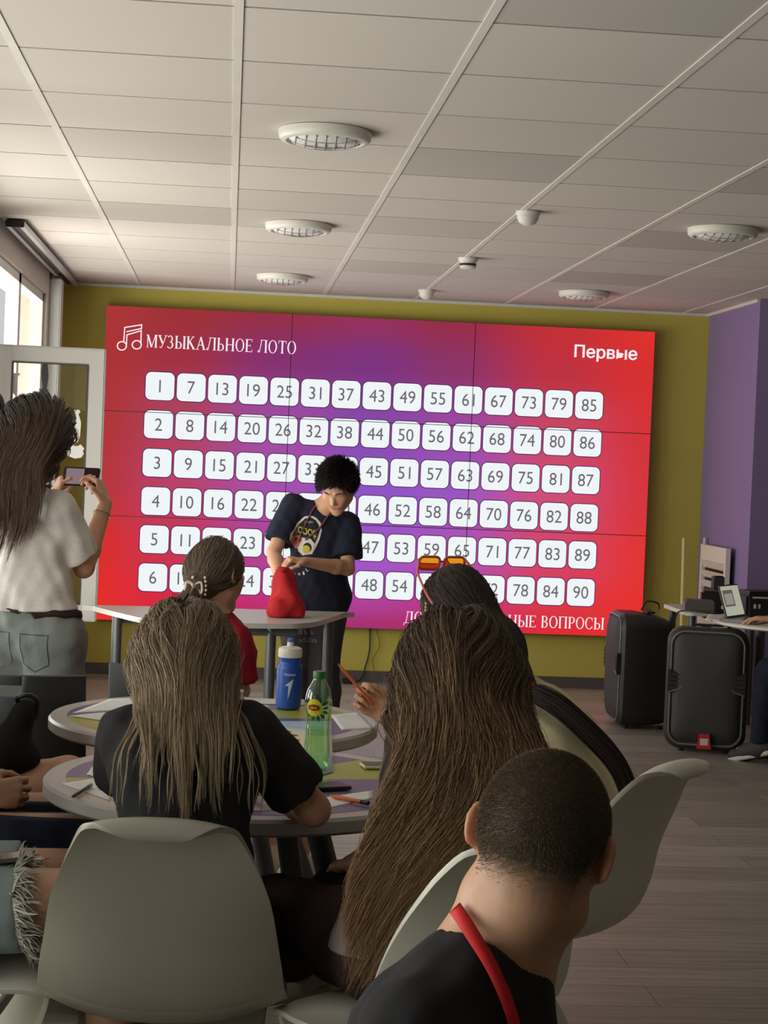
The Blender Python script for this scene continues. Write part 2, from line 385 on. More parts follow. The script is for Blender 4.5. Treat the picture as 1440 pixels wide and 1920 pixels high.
for i in range(3):
    for j in range(3):
        g = .0022; nu, nv = 20, 12
        P = [[(i*PW+g+(PW-2*g)*a/nu, -(j*PH+g+(PH-2*g)*c/nv)) for a in range(nu+1)] for c in range(nv+1)]
        mb = MB(); mb.quadgrid([[scr(u, v) for u, v in row] for row in P])
        pc = [picture(u, v) for row in P for u, v in row]
        u0, u1, v0, v1 = i*PW+g, (i+1)*PW-g, -(j*PH+g), -((j+1)*PH-g)
        o8 = [scr(u0, v0), scr(u1, v0), scr(u1, v1), scr(u0, v1), scr(u0, v0, -.095), scr(u1, v0, -.095), scr(u1, v1, -.095), scr(u0, v1, -.095)]
        mb.add(o8, [(0, 1, 5, 4), (1, 2, 6, 5), (2, 3, 7, 6), (3, 0, 4, 7), (4, 5, 6, 7)], 1); pc += [(0, 0, 0)]*8
        o = mb.build('display_panel', [m_scr, m_bez], vw, recalc=False)
        ca = o.data.color_attributes.new('picture', 'FLOAT_COLOR', 'POINT')
        ca.data.foreach_set('color', np.hstack([np.array(pc), np.ones((len(pc), 1))]).astype(np.float32).ravel())
m_card = emis('screen_white', srgb(240, 246, 248), 1.0)
m_edge = emis('screen_card_edge', srgb(92, 40, 96), 1.0)
m_num = emis('screen_grey', srgb(112, 104, 112), 1.0)
m_let = emis('screen_lettering', srgb(250, 238, 244), 1.0)
cards = MB(); edges = MB(); nums = MB()
for c in range(15):
    for r_ in range(6):
        u, v = .367+c*.20329, -.5115-r_*.2505
        cards.add([scr(u+a, v+b_, .0022) for a, b_ in rrect(.186, .181, .036)], [tuple(range(28))])
        edges.add([scr(u+a, v+b_, .0014) for a, b_ in rrect(.198, .193, .042)], [tuple(range(28))])
        vs, fs = text_mesh(str(c*6+r_+1), .118)
        mx = (min(q[0] for q in vs)+max(q[0] for q in vs))/2; mn = (min(q[1] for q in vs)+max(q[1] for q in vs))/2
        nums.add([scr(u+(q[0]-mx)*.93, v+(q[1]-mn), .003) for q in vs], fs)
edges.build('card_outlines', m_edge, vw); cards.build('number_cards', m_card, vw, recalc=False); nums.build('numerals', m_num, vw, recalc=False)
# panel joints that cut dark lines across the picture
jt = MB()
for i in (1, 2): jt.add([scr(i*PW-.002, 0, .0036), scr(i*PW+.002, 0, .0036), scr(i*PW+.002, -3*PH, .0036), scr(i*PW-.002, -3*PH, .0036)], [(0, 1, 2, 3)])
for j in (1, 2): jt.add([scr(0, -j*PH-.002, .0036), scr(3*PW, -j*PH-.002, .0036), scr(3*PW, -j*PH+.002, .0036), scr(0, -j*PH+.002, .0036)], [(0, 1, 2, 3)])
jt.build('panel_joints', m_bez, vw)
# serif capitals
Tk, Tn, Sf = .14, .06, .055
def _rect(x0, y0, x1, y1): return [(x0, y0), (x1, y0), (x1, y1), (x0, y1)]
def _bar(x0, y0, x1, y1, w):
    dx, dy = x1-x0, y1-y0; l = math.hypot(dx, dy); nx, ny = -dy/l*w/2, dx/l*w/2
    return [(x0+nx, y0+ny), (x1+nx, y1+ny), (x1-nx, y1-ny), (x0-nx, y0-ny)]
def _stem(x, w=Tk, top=True, bot=True):
    o = [_rect(x, 0, x+w, 1)]
    if bot: o.append(_rect(x-Sf, 0, x+w+Sf, .04))
    if top: o.append(_rect(x-Sf, .96, x+w+Sf, 1))
    return o
def _arc(cx, cy, rx, ry, a0, a1, wx, wy, n=14):           # ring sector, thick at the sides
    o = []
    for k in range(n):
        q = []
        for a, s in ((k, 1), (k+1, 1), (k+1, 0), (k, 0)):
            t_ = math.radians(a0+(a1-a0)*a/n); q.append((cx+(rx-(0 if s else wx))*math.cos(t_), cy+(ry-(0 if s else wy))*math.sin(t_)))
        o.append(q)
    return o
def glyph(ch):
    if ch == 'М': return _stem(.06, Tn)+[_rect(-.02, .96, .14, 1)]+[_bar(.10, .98, .44, .02, Tk), _bar(.44, .02, .76, .98, Tn)]+_stem(.74), 1.0
    if ch == 'У': return [_bar(.1, .98, .40, .36, Tk), _bar(.68, .98, .34, .1, Tn), _rect(0, .96, .28, 1), _rect(.56, .96, .8, 1)]+_arc(.24, .1, .1, .1, 170, 360, .06, .05), .8
    if ch == 'З': return _arc(.24, .74, .24, .27, 150, -90, .11, .05)+_arc(.24, .27, .29, .28, 90, -150, .12, .05), .66
    if ch == 'Ь': return _stem(.08)+[_rect(.08, .5, .36, .55), _rect(.08, 0, .36, .045)]+_arc(.36, .275, .26, .275, 90, -90, .12, .05), .72
    if ch == 'Ы': a, w = glyph('Ь'); return a+_stem(.76), 1.02
    if ch == 'К': return _stem(.08)+[_bar(.2, .5, .56, .98, Tn), _bar(.3, .58, .66, .02, Tk), _rect(.46, .96, .7, 1), _rect(.54, 0, .8, .04)], .84
    if ch == 'А': return [_bar(.12, .02, .42, 1, Tn), _bar(.40, 1, .72, .02, Tk), _rect(.22, .34, .6, .385), _rect(0, 0, .25, .04), _rect(.58, 0, .88, .04)], .92
    if ch == 'Л': return [_bar(.16, .06, .34, .98, Tn), _rect(.22, .96, .82, 1)]+_stem(.64)+_arc(.1, .1, .09, .1, 90, 360, .07, .06), .92
    if ch == 'Н': return _stem(.08)+_stem(.62)+[_rect(.15, .48, .66, .525)], .9
    if ch == 'О': return _arc(.40, .5, .38, .52, 0, 360, .12, .045, 32), .86
    if ch == 'Е': return _stem(.08)+[_rect(.15, .955, .62, 1), _rect(.15, .48, .46, .525), _rect(.15, 0, .64, .045), _rect(.585, .8, .62, 1), _rect(.605, 0, .64, .2), _rect(.435, .4, .465, .6)], .76
    if ch == 'Т': return _stem(.32, top=False)+[_rect(.04, .955, .74, 1), _rect(.04, .76, .075, 1), _rect(.705, .76, .74, 1)], .82
    if ch == 'Д': return [_bar(.2, .02, .36, .98, Tn), _rect(.22, .96, .84, 1), _rect(.64, 0, .64+Tk, 1), _rect(.02, 0, .88, .045), _rect(.02, -.22, .06, .02), _rect(.84, -.22, .88, .02)], .94
    if ch == 'П': return _stem(.08)+_stem(.62)+[_rect(.08, .955, .74, 1)], .9
    if ch == 'И': return _stem(.08)+_stem(.62)+[_bar(.2, .06, .63, .94, Tn)], .9
    if ch == 'В': return _stem(.08)+[_rect(.12, .955, .36, 1), _rect(.12, .5, .36, .545), _rect(.12, 0, .36, .045)]+_arc(.34, .755, .24, .245, 90, -90, .115, .045)+_arc(.34, .265, .28, .265, 90, -90, .12, .045), .74
    if ch == 'Р': return _stem(.08, top=False)+[_rect(.01, .955, .36, 1), _rect(.12, .44, .36, .485)]+_arc(.34, .72, .27, .28, 90, -90, .12, .045), .7
    if ch == 'С': return _arc(.40, .5, .38, .52, 40, 320, .12, .045, 26)+[_rect(.655, .68, .69, .98), _rect(.66, .1, .69, .3)], .8
    return [], .36
def serif(word, u0, v0, u1, h, d=.0034):
    w = sum(glyph(c)[1] for c in word); s = (u1-u0)/w; mb = MB(); x = 0
    for c in word:
        ps, adv = glyph(c)
        for p in ps: mb.add([scr(u0+(x+a)*s, v0+b_*h, d) for a, b_ in p], [tuple(range(len(p)))])
        x += adv
    return mb
serif('МУЗЫКАЛЬНОЕ ЛОТО', .27, -.262, 1.250, .083).build('title_lettering', m_let, vw, recalc=False)
serif('ДОПОЛНИТЕЛЬНЫЕ ВОПРОСЫ', 2.03, -2.008, 3.385, .078).build('question_lettering', m_let, vw, recalc=False)
vs, fs = text_mesh('Первые', .125); mnx = min(q[0] for q in vs); mxx = max(q[0] for q in vs)
mb = MB(); k = (3.522-3.10)/(mxx-mnx); mn = min(q[1] for q in vs); mxy = max(q[1] for q in vs)
for ex, ey in ((0, 0), (.0024, 0), (-.0024, 0), (.0014, .0014), (-.0014, -.0014)):
    mb.add([scr(3.10+ex+(q[0]-mnx)*k, -.112+ey-(mxy-q[1])*k*.98, .0034) for q in vs], fs)
mb.build('logo_lettering', m_let, vw, recalc=False)
# outlined pair of joined notes
nt_ = MB()
def un(x, y):                                                # picture position on the screen plane
    p = at(x, y, YSCR); return p[0]-XS0, p[2]-ZS0
def stroke(pts, w=.0075):
    q = [un(*p) for p in pts]
    for a, b_ in zip(q[:-1], q[1:]):
        l = math.hypot(b_[0]-a[0], b_[1]-a[1]); e = w*.35/l
        a2 = (a[0]-(b_[0]-a[0])*e, a[1]-(b_[1]-a[1])*e); b2 = (b_[0]+(b_[0]-a[0])*e, b_[1]+(b_[1]-a[1])*e)
        nt_.add([scr(x, y, .0034) for x, y in _bar(*a2, *b2, w)], [(0, 1, 2, 3)])
stroke([(232,641),(234,614),(266,609),(265,617)]); stroke([(237,648),(238,628),(265,620),(264,644)]); stroke([(238,622),(265,616)])
for cx, cy in ((228.5, 648.5), (256.5, 646.5)):
    stroke([(cx+8.6*math.cos(t_), cy+8.0*math.sin(t_)) for t_ in np.linspace(0, 2*math.pi, 15)])
nt_.build('music_note_icon', m_let, vw, recalc=False)
# ================================================================== furniture and things
m_shell = mat('white_chair_plastic', srgb(222, 220, 208), 0.38, spec=0.5)
m_steel = mat('dark_grey_steel', srgb(96, 98, 104), 0.4, metal=0.5)
m_grey = mat('grey_laminate', srgb(190, 186, 184), 0.35)
m_blackp = mat('black_chair_plastic', srgb(34, 34, 38), 0.5, bump=.05, bscale=300)
m_orange = mat('orange_lacquer', srgb(214, 104, 44), 0.35)
m_bluep = mat('blue_bottle_plastic', srgb(30, 84, 176), 0.35)
m_whitep = mat('white_plastic', srgb(226, 222, 210), 0.4)
m_blue = mat('blue_nozzle', srgb(66, 112, 190), 0.35)
m_white_ink = mat('white_print', srgb(206, 220, 232), 0.6)
m_blk = mat('black_gloss', srgb(18, 18, 22), 0.18)
m_greyplas = mat('grey_plastic', srgb(96, 92, 90), 0.45)

def solid(o, th, off=0.0, bevel=0.0):
    """give a sheet its thickness for good"""
    md = o.modifiers.new('s', 'SOLIDIFY'); md.thickness = th; md.offset = off
    if bevel:
        mb_ = o.modifiers.new('b', 'BEVEL'); mb_.width = bevel; mb_.segments = 2; mb_.limit_method = 'ANGLE'; mb_.angle_limit = math.radians(60)
    return apply_mods(o)
def apply_mods(o):
    dg = bpy.context.evaluated_depsgraph_get(); dg.update()
    me = bpy.data.meshes.new_from_object(o.evaluated_get(dg)); o.modifiers.clear(); old = o.data; o.data = me; bpy.data.meshes.remove(old); return o

# one-piece curved plastic chair: back, seat and foot are one S-shaped shell (faces local +y)
CH = [(-.346, .802, .035, 0), (-.349, .809, .072, 0), (-.341, .822, .098, -.006), (-.318, .830, .116, -.013), (-.285, .815, .138, -.012), (-.252, .765, .161, -.003), (-.234, .715, .181, .008), (-.220, .655, .200, .026), (-.206, .585, .212, .046),
      (-.192, .505, .224, .060), (-.162, .440, .229, .066), (-.105, .405, .234, .056), (0, .396, .238, .032), (.10, .408, .236, .006), (.175, .420, .228, -.012), (.222, .414, .220, -.02),
      (.238, .385, .205, -.024), (.205, .315, .192, -.01), (.13, .235, .184, .012), (.04, .155, .188, .040), (-.03, .085, .205, .075), (-.08, .03, .225, .105), (-.10, .003, .232, .115)]
def s_chair(name, label, loc, rz, group=None):
    o = thing(name, label, 'chair', loc, rz, group)
    n, m = 72, 27
    C = spline(CH, n); P = []
    for i in range(n):
        a, b_ = C[max(i-1, 0)], C[min(i+1, n-1)]; t_ = np.array([b_[0]-a[0], b_[1]-a[1]]); t_ /= np.linalg.norm(t_)
        nrm = (-t_[1], t_[0]); y, z, w, c = C[i]
        row = []
        for j in range(m):
            q = math.sin((-1+2*j/(m-1))*math.pi/2); e = abs(q)**2.6*c
            row.append((q*max(w, .02), y+nrm[0]*e, max(z+nrm[1]*e, .005)))
        P.append(row)
    nb = 33
    for nm, rows in (('backrest', P[:nb]), ('seat', P[nb-1:50]), ('base', P[49:])):
        s = MB().quadgrid(rows).build(nm, m_shell, o, True, recalc=False)
        s.data.polygons.foreach_set('use_smooth', [True]*len(s.data.polygons)); solid(s, .011, 0.0, .003)
        s.data.polygons.foreach_set('use_smooth', [True]*len(s.data.polygons)); s.data.set_sharp_from_angle(angle=math.radians(50))
    return o
def copy_chair(src, label, loc, rz, group=None):
    c = copy_tree(src); c.location = loc; c.rotation_euler = (0, 0, rz); c['label'] = label
    if group: c['group'] = group
    return c
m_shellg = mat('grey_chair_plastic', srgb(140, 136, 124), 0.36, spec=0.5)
CG = 'one-piece curved chairs'
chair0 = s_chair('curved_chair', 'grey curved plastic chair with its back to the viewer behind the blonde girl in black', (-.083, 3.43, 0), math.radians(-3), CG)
copy_chair(chair0, 'white curved plastic chair behind the girl with very long brown hair', (.42, 3.32, 0), math.radians(27), CG)
copy_chair(chair0, 'white curved chair seen sideways at right, under the person in the cream top', (.80, 4.08, 0), math.radians(48), CG)
copy_chair(chair0, 'white curved chair at the lower left under the frayed denim shorts', (-.56, 3.68, 0), math.radians(-82), CG)
copy_chair(chair0, 'white curved chair at the left edge under the person in navy trousers', (-.62, 4.215, 0), math.radians(-84), CG)
copy_chair(chair0, 'white curved chair under the person with bare knees beside the farther round table', (-.64, 4.75, 0), math.radians(-86), CG)
copy_chair(chair0, 'white curved chair of the man with the buzz cut and red lanyard', (.20, 2.00, 0), math.radians(-62), CG)
copy_chair(chair0, 'white curved chair by the leg of the equipment table at the right edge', (3.10, 8.50, 0), math.radians(33), CG)

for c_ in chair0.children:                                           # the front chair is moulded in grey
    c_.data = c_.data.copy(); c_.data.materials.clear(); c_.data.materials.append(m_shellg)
# black chairs with a slot in the back
def slot_chair(name, label, loc, rz, group):
    o = thing(name, label, 'chair', loc, rz, group)
    W2, hz = .2, .42
    fr = [(-.195, .80), (.195, .80)]
    bk = MB()
    # back panel with an opening: four strips around the slot, curved a little
    def bx(x, z): return (x*(1+.13*(.80-z)), -.205-.10*(z-.45)+.05*(x/.2)**2, z)
    def strip(x0, x1, z0, z1):
        n = 10; k = 4
        bk.quadgrid([[bx(x0+(x1-x0)*i/n, z0+(z1-z0)*j/k) for i in range(n+1)] for j in range(k+1)])
    strip(-.195, -.105, .44, .80); strip(.015, .195, .44, .80); strip(-.105, .015, .772, .80); strip(-.105, .015, .44, .735)
    b_ = bk.build('backrest', m_blackp, o, True); bm = bmesh.new(); bm.from_mesh(b_.data); bmesh.ops.remove_doubles(bm, verts=bm.verts, dist=1e-4); bm.to_mesh(b_.data); bm.free()
    solid(b_, .02, 0, .004)
    MB().box((0, 0, .44), (.43, .42, .035), bev=.012).build('seat', m_blackp, o)
    for sx in (-1, 1):
        for sy in (-1, 1):
            MB().tube([(sx*.18, sy*.17, .43), (sx*.215, sy*.22, 0)], .013, 8).build('leg', m_steel, o, True)
    return o
sc0 = slot_chair('slot_back_chair', 'black plastic chair with a hand slot, behind it the standing woman in jeans', (-.60, 5.52, 0), 0, 'black chairs with slotted backs')
copy_chair(sc0, 'black chair turned to the screen under the girl in the red top', (-.10, 5.78, 0), math.radians(-20), 'black chairs with slotted backs')

# round tables: grey edge, purple disc with two lime wedges, four splayed legs
m_inlay = bpy.data.materials.new('purple_and_lime_top'); m_inlay.use_nodes = True
nt = m_inlay.node_tree; N = nt.nodes; L = nt.links; b = N['Principled BSDF']; b.inputs['Roughness'].default_value = .35
tc = N.new('ShaderNodeTexCoord'); sp = N.new('ShaderNodeSeparateXYZ'); L.new(tc.outputs['Object'], sp.inputs[0])
def _m(op, a, c=None):
    n = N.new('ShaderNodeMath'); n.operation = op
    for k, q in ((0, a), (1, c)):
        if q is None: continue
        if hasattr(q, 'is_output'): L.new(q, n.inputs[k])
        else: n.inputs[k].default_value = q
    return n.outputs[0]
def halfplane(deg):
    c_, s_ = math.cos(math.radians(deg)), math.sin(math.radians(deg))
    return _m('SUBTRACT', _m('MULTIPLY', sp.outputs['Y'], c_), _m('MULTIPLY', sp.outputs['X'], s_))
w_ = _m('LESS_THAN', _m('MULTIPLY', halfplane(6), halfplane(46)), 0.0)
mx = N.new('ShaderNodeMix'); mx.data_type = 'RGBA'; L.new(w_, mx.inputs['Factor']); mx.inputs['A'].default_value = srgb(112, 92, 138); mx.inputs['B'].default_value = srgb(170, 172, 60); L.new(mx.outputs['Result'], b.inputs['Base Color'])
R_T = .46
def round_table(name, label, loc, rz, group):
    o = thing(name, label, 'table', loc, rz, group)
    R = R_T
    MB().lathe([(.30, .701), (R-.03, .701), (R-.008, .703), (R, .710), (R, .733), (R-.006, .740), (.411, .740), (.406, .7385), (.30, .7385)], n=96).build('tabletop', m_grey, o, True)
    MB().lathe([(.4095, .738), (.4095, .7404), (.001, .7404)], n=72).build('inlay', m_inlay, o, True, angle=30)
    MB().lathe([(.20, .672), (.20, .700), (.05, .700)], n=32).build('mounting_plate', m_steel, o, True)
    for k in range(4):
        a = math.radians(60+90*k); d = Vector((math.cos(a), math.sin(a), 0))
        MB().tube([d*.17+Vector((0, 0, .69)), d*.25+Vector((0, 0, .45)), d*.44+Vector((0, 0, .022))], [.027, .027, .024], 14).build('leg', m_steel, o, True)
    return o
tab0 = round_table('round_table', 'nearer round table with purple and lime top, green soda bottle on it', (.07, 4.025, 0), 0, 'round tables')
tab1 = copy_tree(tab0); tab1.location = (-.012, 4.955, 0); tab1.rotation_euler = (0, 0, 0); tab1['label'] = 'farther round table with purple and lime top, blue drinking bottle on it'

# trapezoid desk in front of the screen
dk = thing('desk', 'pale grey desk with rounded corners below the screen, red bag on it', 'desk', (0, 8.15, 0))
def zpx(x, y, z=.74): q = atz(x, y, z); return (q[0], q[1]-8.15)
pts = [(-.60, .22), (-.575, .30), (.54, .38), (.585, .33), (.57, .27), (.44, -.14), (.37, -.27), (.26, -.335), (-.10, -.40), (-.24, -.385), (-.34, -.32), (-.57, .14)]
pl = spline(pts+[pts[0]], 60)[:-1]
MB().prism([tuple(p) for p in pl], .717, .74).build('tabletop', m_grey, dk)
MB().tube([(-.50, .16, .69), (.46, .22, .69)], .018, 8).tube([(-.30, -.25, .69), (.33, -.22, .69)], .018, 8).build('under_frame', m_steel, dk, True)
for (x, y) in ((-.49, .13), (.22, -.22), (.50, .14), (-.24, -.26)):
    lg = MB().tube([(x, y, .72), (x, y, .30)], .024, 14).build('leg', m_steel, dk, True)
    MB().tube([(x, y, .34), (x, y, .02), (x, y, 0)], [.033, .033, .028], 14).build('foot', m_steel, lg, True)

# papers and small things on the round tables
m_print = mat('printed_sheet', srgb(232, 232, 230), 0.7, noise=.03, nscale=30)
def sheet(label, poly, z, m=m_print, curl=0.0, name='paper_sheet'):
    pts = [atz(x, y, z) for x, y in poly]; c = np.mean(pts, 0)
    n = 8; P = []
    for i in range(n+1):
        row = []
        for j in range(n+1):
            a, b_ = i/n, j/n; q = (pts[0]*(1-a)+pts[1]*a)*(1-b_)+(pts[3]*(1-a)+pts[2]*a)*b_
            row.append((q[0]-c[0], q[1]-c[1], curl*(a*b_)**2))
        P.append(row)
    o = MB().quadgrid(P).build(name, m, None, True, loc=(c[0], c[1], z)); solid(o, .0008, 1.0)
    return tag(o, label, 'paper', 'paper sheets on the round tables')
T0 = .7412
sheet('long white sheet at the back left of the farther round table', [(135, 1337), (250, 1330), (300, 1308), (205, 1311)], T0)
sheet('white sheet above a lime strip at the left of the farther table', [(130, 1342), (200, 1352), (240, 1338), (190, 1336)], T0+.001)
sheet('white sheet lifting at one corner beside the hand with the pencil', [(640, 1368), (702, 1366), (672, 1336), (620, 1340)], T0, curl=.0)
sheet('creased white sheet just behind the blonde hair on the farther round table', [(440, 1345), (500, 1349), (505, 1322), (440, 1318)], T0)
sheet('long white sheet along the far rim behind the blue bottle', [(452, 1318), (574, 1322), (570, 1311), (460, 1309)], T0+.001)
sheet('white sheet under the black pen on the nearer round table', [(115, 1469), (205, 1500), (225, 1478), (180, 1459)], T0)
sheet('white sheet sticking out from under the black sleeve on the nearer table', [(162, 1452), (205, 1460), (205, 1425), (184, 1423)], T0+.001, curl=.0)
sheet('white sheet under the orange pen on the nearer round table', [(612, 1516), (700, 1496), (700, 1482), (604, 1496)], T0)
sheet('white sheet near the bare elbow of the girl in black', [(470, 1519), (560, 1521), (560, 1502), (472, 1503)], T0)
# big printed poster across both tables: blue and cream with brown brush lettering
o = sheet('large printed poster with blue and cream picture under the green bottle', [(500, 1478), (624, 1447), (622, 1352), (498, 1352)], T0+.002, name='poster')
o['category'] = 'poster'; del o['group']
m_pos = bpy.data.materials.new('poster_print'); m_pos.use_nodes = True; nt = m_pos.node_tree; N = nt.nodes; L = nt.links; b = N['Principled BSDF']; b.inputs['Roughness'].default_value = .45
tc = N.new('ShaderNodeTexCoord'); mp = N.new('ShaderNodeMapping'); mp.inputs['Location'].default_value = (.065, -.17, 0); L.new(tc.outputs['Object'], mp.inputs[0])
mp.inputs['Scale'].default_value = (5.2, 2.6, 1); ln = N.new('ShaderNodeVectorMath'); ln.operation = 'LENGTH'; L.new(mp.outputs[0], ln.inputs[0])
nz = N.new('ShaderNodeTexNoise'); nz.inputs['Scale'].default_value = 9; L.new(tc.outputs['Object'], nz.inputs['Vector'])
ad = N.new('ShaderNodeMath'); ad.operation = 'MULTIPLY_ADD'; L.new(nz.outputs['Fac'], ad.inputs[0]); ad.inputs[1].default_value = .5; L.new(ln.outputs['Value'], ad.inputs[2])
rp = N.new('ShaderNodeValToRGB'); L.new(ad.outputs[0], rp.inputs[0]); e = rp.color_ramp.elements
e[0].position = .55; e[0].color = srgb(236, 226, 196); e[1].position = 1.25; e[1].color = srgb(150, 186, 222)
x_ = rp.color_ramp.elements.new(.8); x_.color = srgb(222, 226, 220); x_ = rp.color_ramp.elements.new(1.0); x_.color = srgb(176, 204, 230)
L.new(rp.outputs[0], b.inputs['Base Color']); o.data.materials.clear(); o.data.materials.append(m_pos)
m_brush = mat('brown_brush_print', srgb(150, 96, 62), .6)
st = MB()
for k, (y, x0, x1) in enumerate([(1374, 515, 545), (1380, 518, 556), (1386, 520, 561), (1393, 522, 563), (1399, 524, 561), (1404, 526, 556)]):
    q = [atz(x0+(x1-x0)*t_, y+3*math.sin(5*t_+k), T0+.0035) for t_ in np.linspace(0, 1, 9)]
    for a, c_ in zip(q[:-1], q[1:]):
        d = (c_-a); d /= np.linalg.norm(d); nn = np.array([-d[1], d[0], 0])*.0055*(1+.5*math.sin(k+7*a[0]))
        st.add([a+nn, a-nn, c_-nn, c_+nn], [(0, 1, 2, 3)])
bs = st.build('brush_lettering', m_brush, None, recalc=False)
for v in bs.data.vertices: v.co -= o.location
bs.parent = o
# blue drinking bottle
B1 = atz(540, 1329, T0)
bt = thing('drinking_bottle', 'blue squeeze drinking bottle with white lid and white arrow print', 'bottle', (B1[0], B1[1], .7425))
def sq(a, z): return (1+.06*abs(math.cos(2*a))**2) if z < .13 else 1.0
MB().lathe([(.030, 0), (.0345, .004), (.0352, .02), (.0352, .118), (.0345, .126), (.031, .133), (.0302, .139), (.032, .146), (.0335, .150), (.0325, .154), (.028, .156)], n=40, mod=sq).build('body', m_bluep, bt, True)
ld = MB().lathe([(.0345, .152), (.0355, .156), (.0355, .170), (.0335, .178), (.026, .182), (.012, .183), (.0105, .185), (.0095, .196), (.006, .197)], n=36).build('lid', m_whitep, bt, True)
MB().lathe([(.006, .193), (.0095, .197), (.0105, .202), (.0075, .207), (.001, .208)], n=24).build('nozzle', m_blue, ld, True)
def on_cyl(a, z, r, dx=0): th = -math.pi/2+a/r; return (r*math.cos(th), r*math.sin(th), z)
ar = MB(); ap = [(.012, .092), (-.014, .071), (-.003, .0705), (-.004, .03), (.0005, .045)]
tri = [(0, 1, 2), (0, 2, 4), (2, 3, 4)]
for a, b_, c_ in tri:
    n = 6; P0, P1, P2 = [np.array(ap[k]) for k in (a, b_, c_)]
    g = [[P0+(P1-P0)*(i/n)+(P2-P1)*(j/n) for j in range(i+1)] for i in range(n+1)]
    for i in range(n):
        for j in range(i+1):
            ar.add([on_cyl(*p, .0378) for p in (g[i][j], g[i+1][j], g[i+1][j+1])], [(0, 1, 2)])
            if j < i: ar.add([on_cyl(*p, .0378) for p in (g[i][j], g[i+1][j+1], g[i][j+1])], [(0, 1, 2)])
ar.build('arrow_print', m_white_ink, bt)
vs, fs = text_mesh('Первые', .0095, .0002)
MB().add([on_cyl(q[0], .1035+q[1], .0378) for q in vs], fs).build('name_print', m_white_ink, bt)
# green soda bottle
B2 = atz(592, 1443, T0+.003)
gb_ = thing('soda_bottle', 'clear green plastic soda bottle with yellow round label standing on the poster', 'bottle', (B2[0], B2[1], T0+.0042))
m_pet = glass('green_bottle_plastic', (.72, .93, .66, 1), .14, .05)
m_liq = glass('pale_green_tea', (.90, .97, .88, 1), .05, .1)
def petal(a, z): return 1-.16*max(0, (.022-z)/.022)*abs(math.cos(2.5*a))
pet = [(.018, .0), (.026, .0), (.0305, .006), (.032, .018), (.0325, .03), (.032, .05), (.0295, .075), (.0285, .095), (.029, .115), (.032, .14), (.0328, .16), (.031, .175), (.027, .19), (.020, .203), (.0145, .212), (.0135, .217), (.0135, .222)]
MB().lathe(pet, n=60, mod=petal).build('body', m_pet, gb_, True, angle=60)
MB().lathe([(r_-.0015, z+.002) for r_, z in pet[1:8]]+[(.0275, .083), (.001, .083)], n=48, mod=petal).build('drink', m_liq, gb_, True, angle=60)
m_capg = mat('green_cap', srgb(52, 128, 70), .4)
MB().lathe([(.0145, .2155), (.0148, .218), (.0148, .231), (.0138, .233), (.001, .233)], n=48, mod=lambda a, z: 1+.015*math.cos(24*a)).build('cap', m_capg, gb_, True, angle=60)
m_yel = mat('yellow_label', srgb(236, 220, 52), .5); m_leaf = mat('leaf_print', srgb(30, 104, 48), .5); m_red = mat('label_red', srgb(150, 40, 34), .5); m_lime = mat('lemon_print', srgb(188, 214, 90), .5)
rb = lambda z: float(np.interp(z, [p[1] for p in pet], [p[0] for p in pet]))+.0006
def bot(a, z, k=0): th = -math.pi/2-.25+a/.031; r_ = rb(z)+k*.0004; return (r_*math.cos(th), r_*math.sin(th), z)
def disc(cx, cz, rx, rz_, m, name, k, n=26, par=gb_):
    mb_ = MB()
    rings = [[bot(cx+rx*t_*math.cos(2*math.pi*i/n), cz+rz_*t_*math.sin(2*math.pi*i/n), k) for i in range(n)] for t_ in (.02, .35, .7, 1)]
    vs = [p for r_ in rings for p in r_]; fs = [(a*n+i, a*n+(i+1) % n, (a+1)*n+(i+1) % n, (a+1)*n+i) for a in range(3) for i in range(n)]
    return mb_.add(vs, fs+[tuple(range(n))]).build(name, m, par, True)
lf = MB()
for k in range(11):
    a = math.radians(-200+k*30); c_, s_ = math.cos(a), math.sin(a)
    l0, l1, wd = .013, .031, .0045
    P = [(l0*c_, l0*s_), ((l0+l1)/2*c_-wd*s_, (l0+l1)/2*s_+wd*c_), (l1*c_, l1*s_), ((l0+l1)/2*c_+wd*s_, (l0+l1)/2*s_-wd*c_)]
    lf.add([bot(.003+p, .146+q*.95, 1) for p, q in P], [(0, 1, 2, 3)])
lf.build('leaf_print', m_leaf, gb_, recalc=False)
disc(-.004, .15, .0175, .0205, m_yel, 'round_label', 2)
def patch(edge, k, n=10, m=5):
    return MB().quadgrid([[bot(lo[0]+(hi[0]-lo[0])*b_/m, lo[1]+(hi[1]-lo[1])*b_/m, k) for b_ in range(m+1)] for lo, hi in [edge(a/n) for a in range(n+1)]])
patch(lambda t_: ((-.0165+.025*t_, .1462-.0035*(1-abs(2*t_-1))), (-.0165+.025*t_, .1548+.0035*(1-abs(2*t_-1)))), 5).build('label_band', m_red, gb_, True, recalc=False)
vs, fs = text_mesh('Lipton', .0078, .0002); MB().add([bot(-.0042+q[0]*.75, .1505+q[1], 7) for q in vs], fs).build('label_lettering', m_yel, gb_, recalc=False)
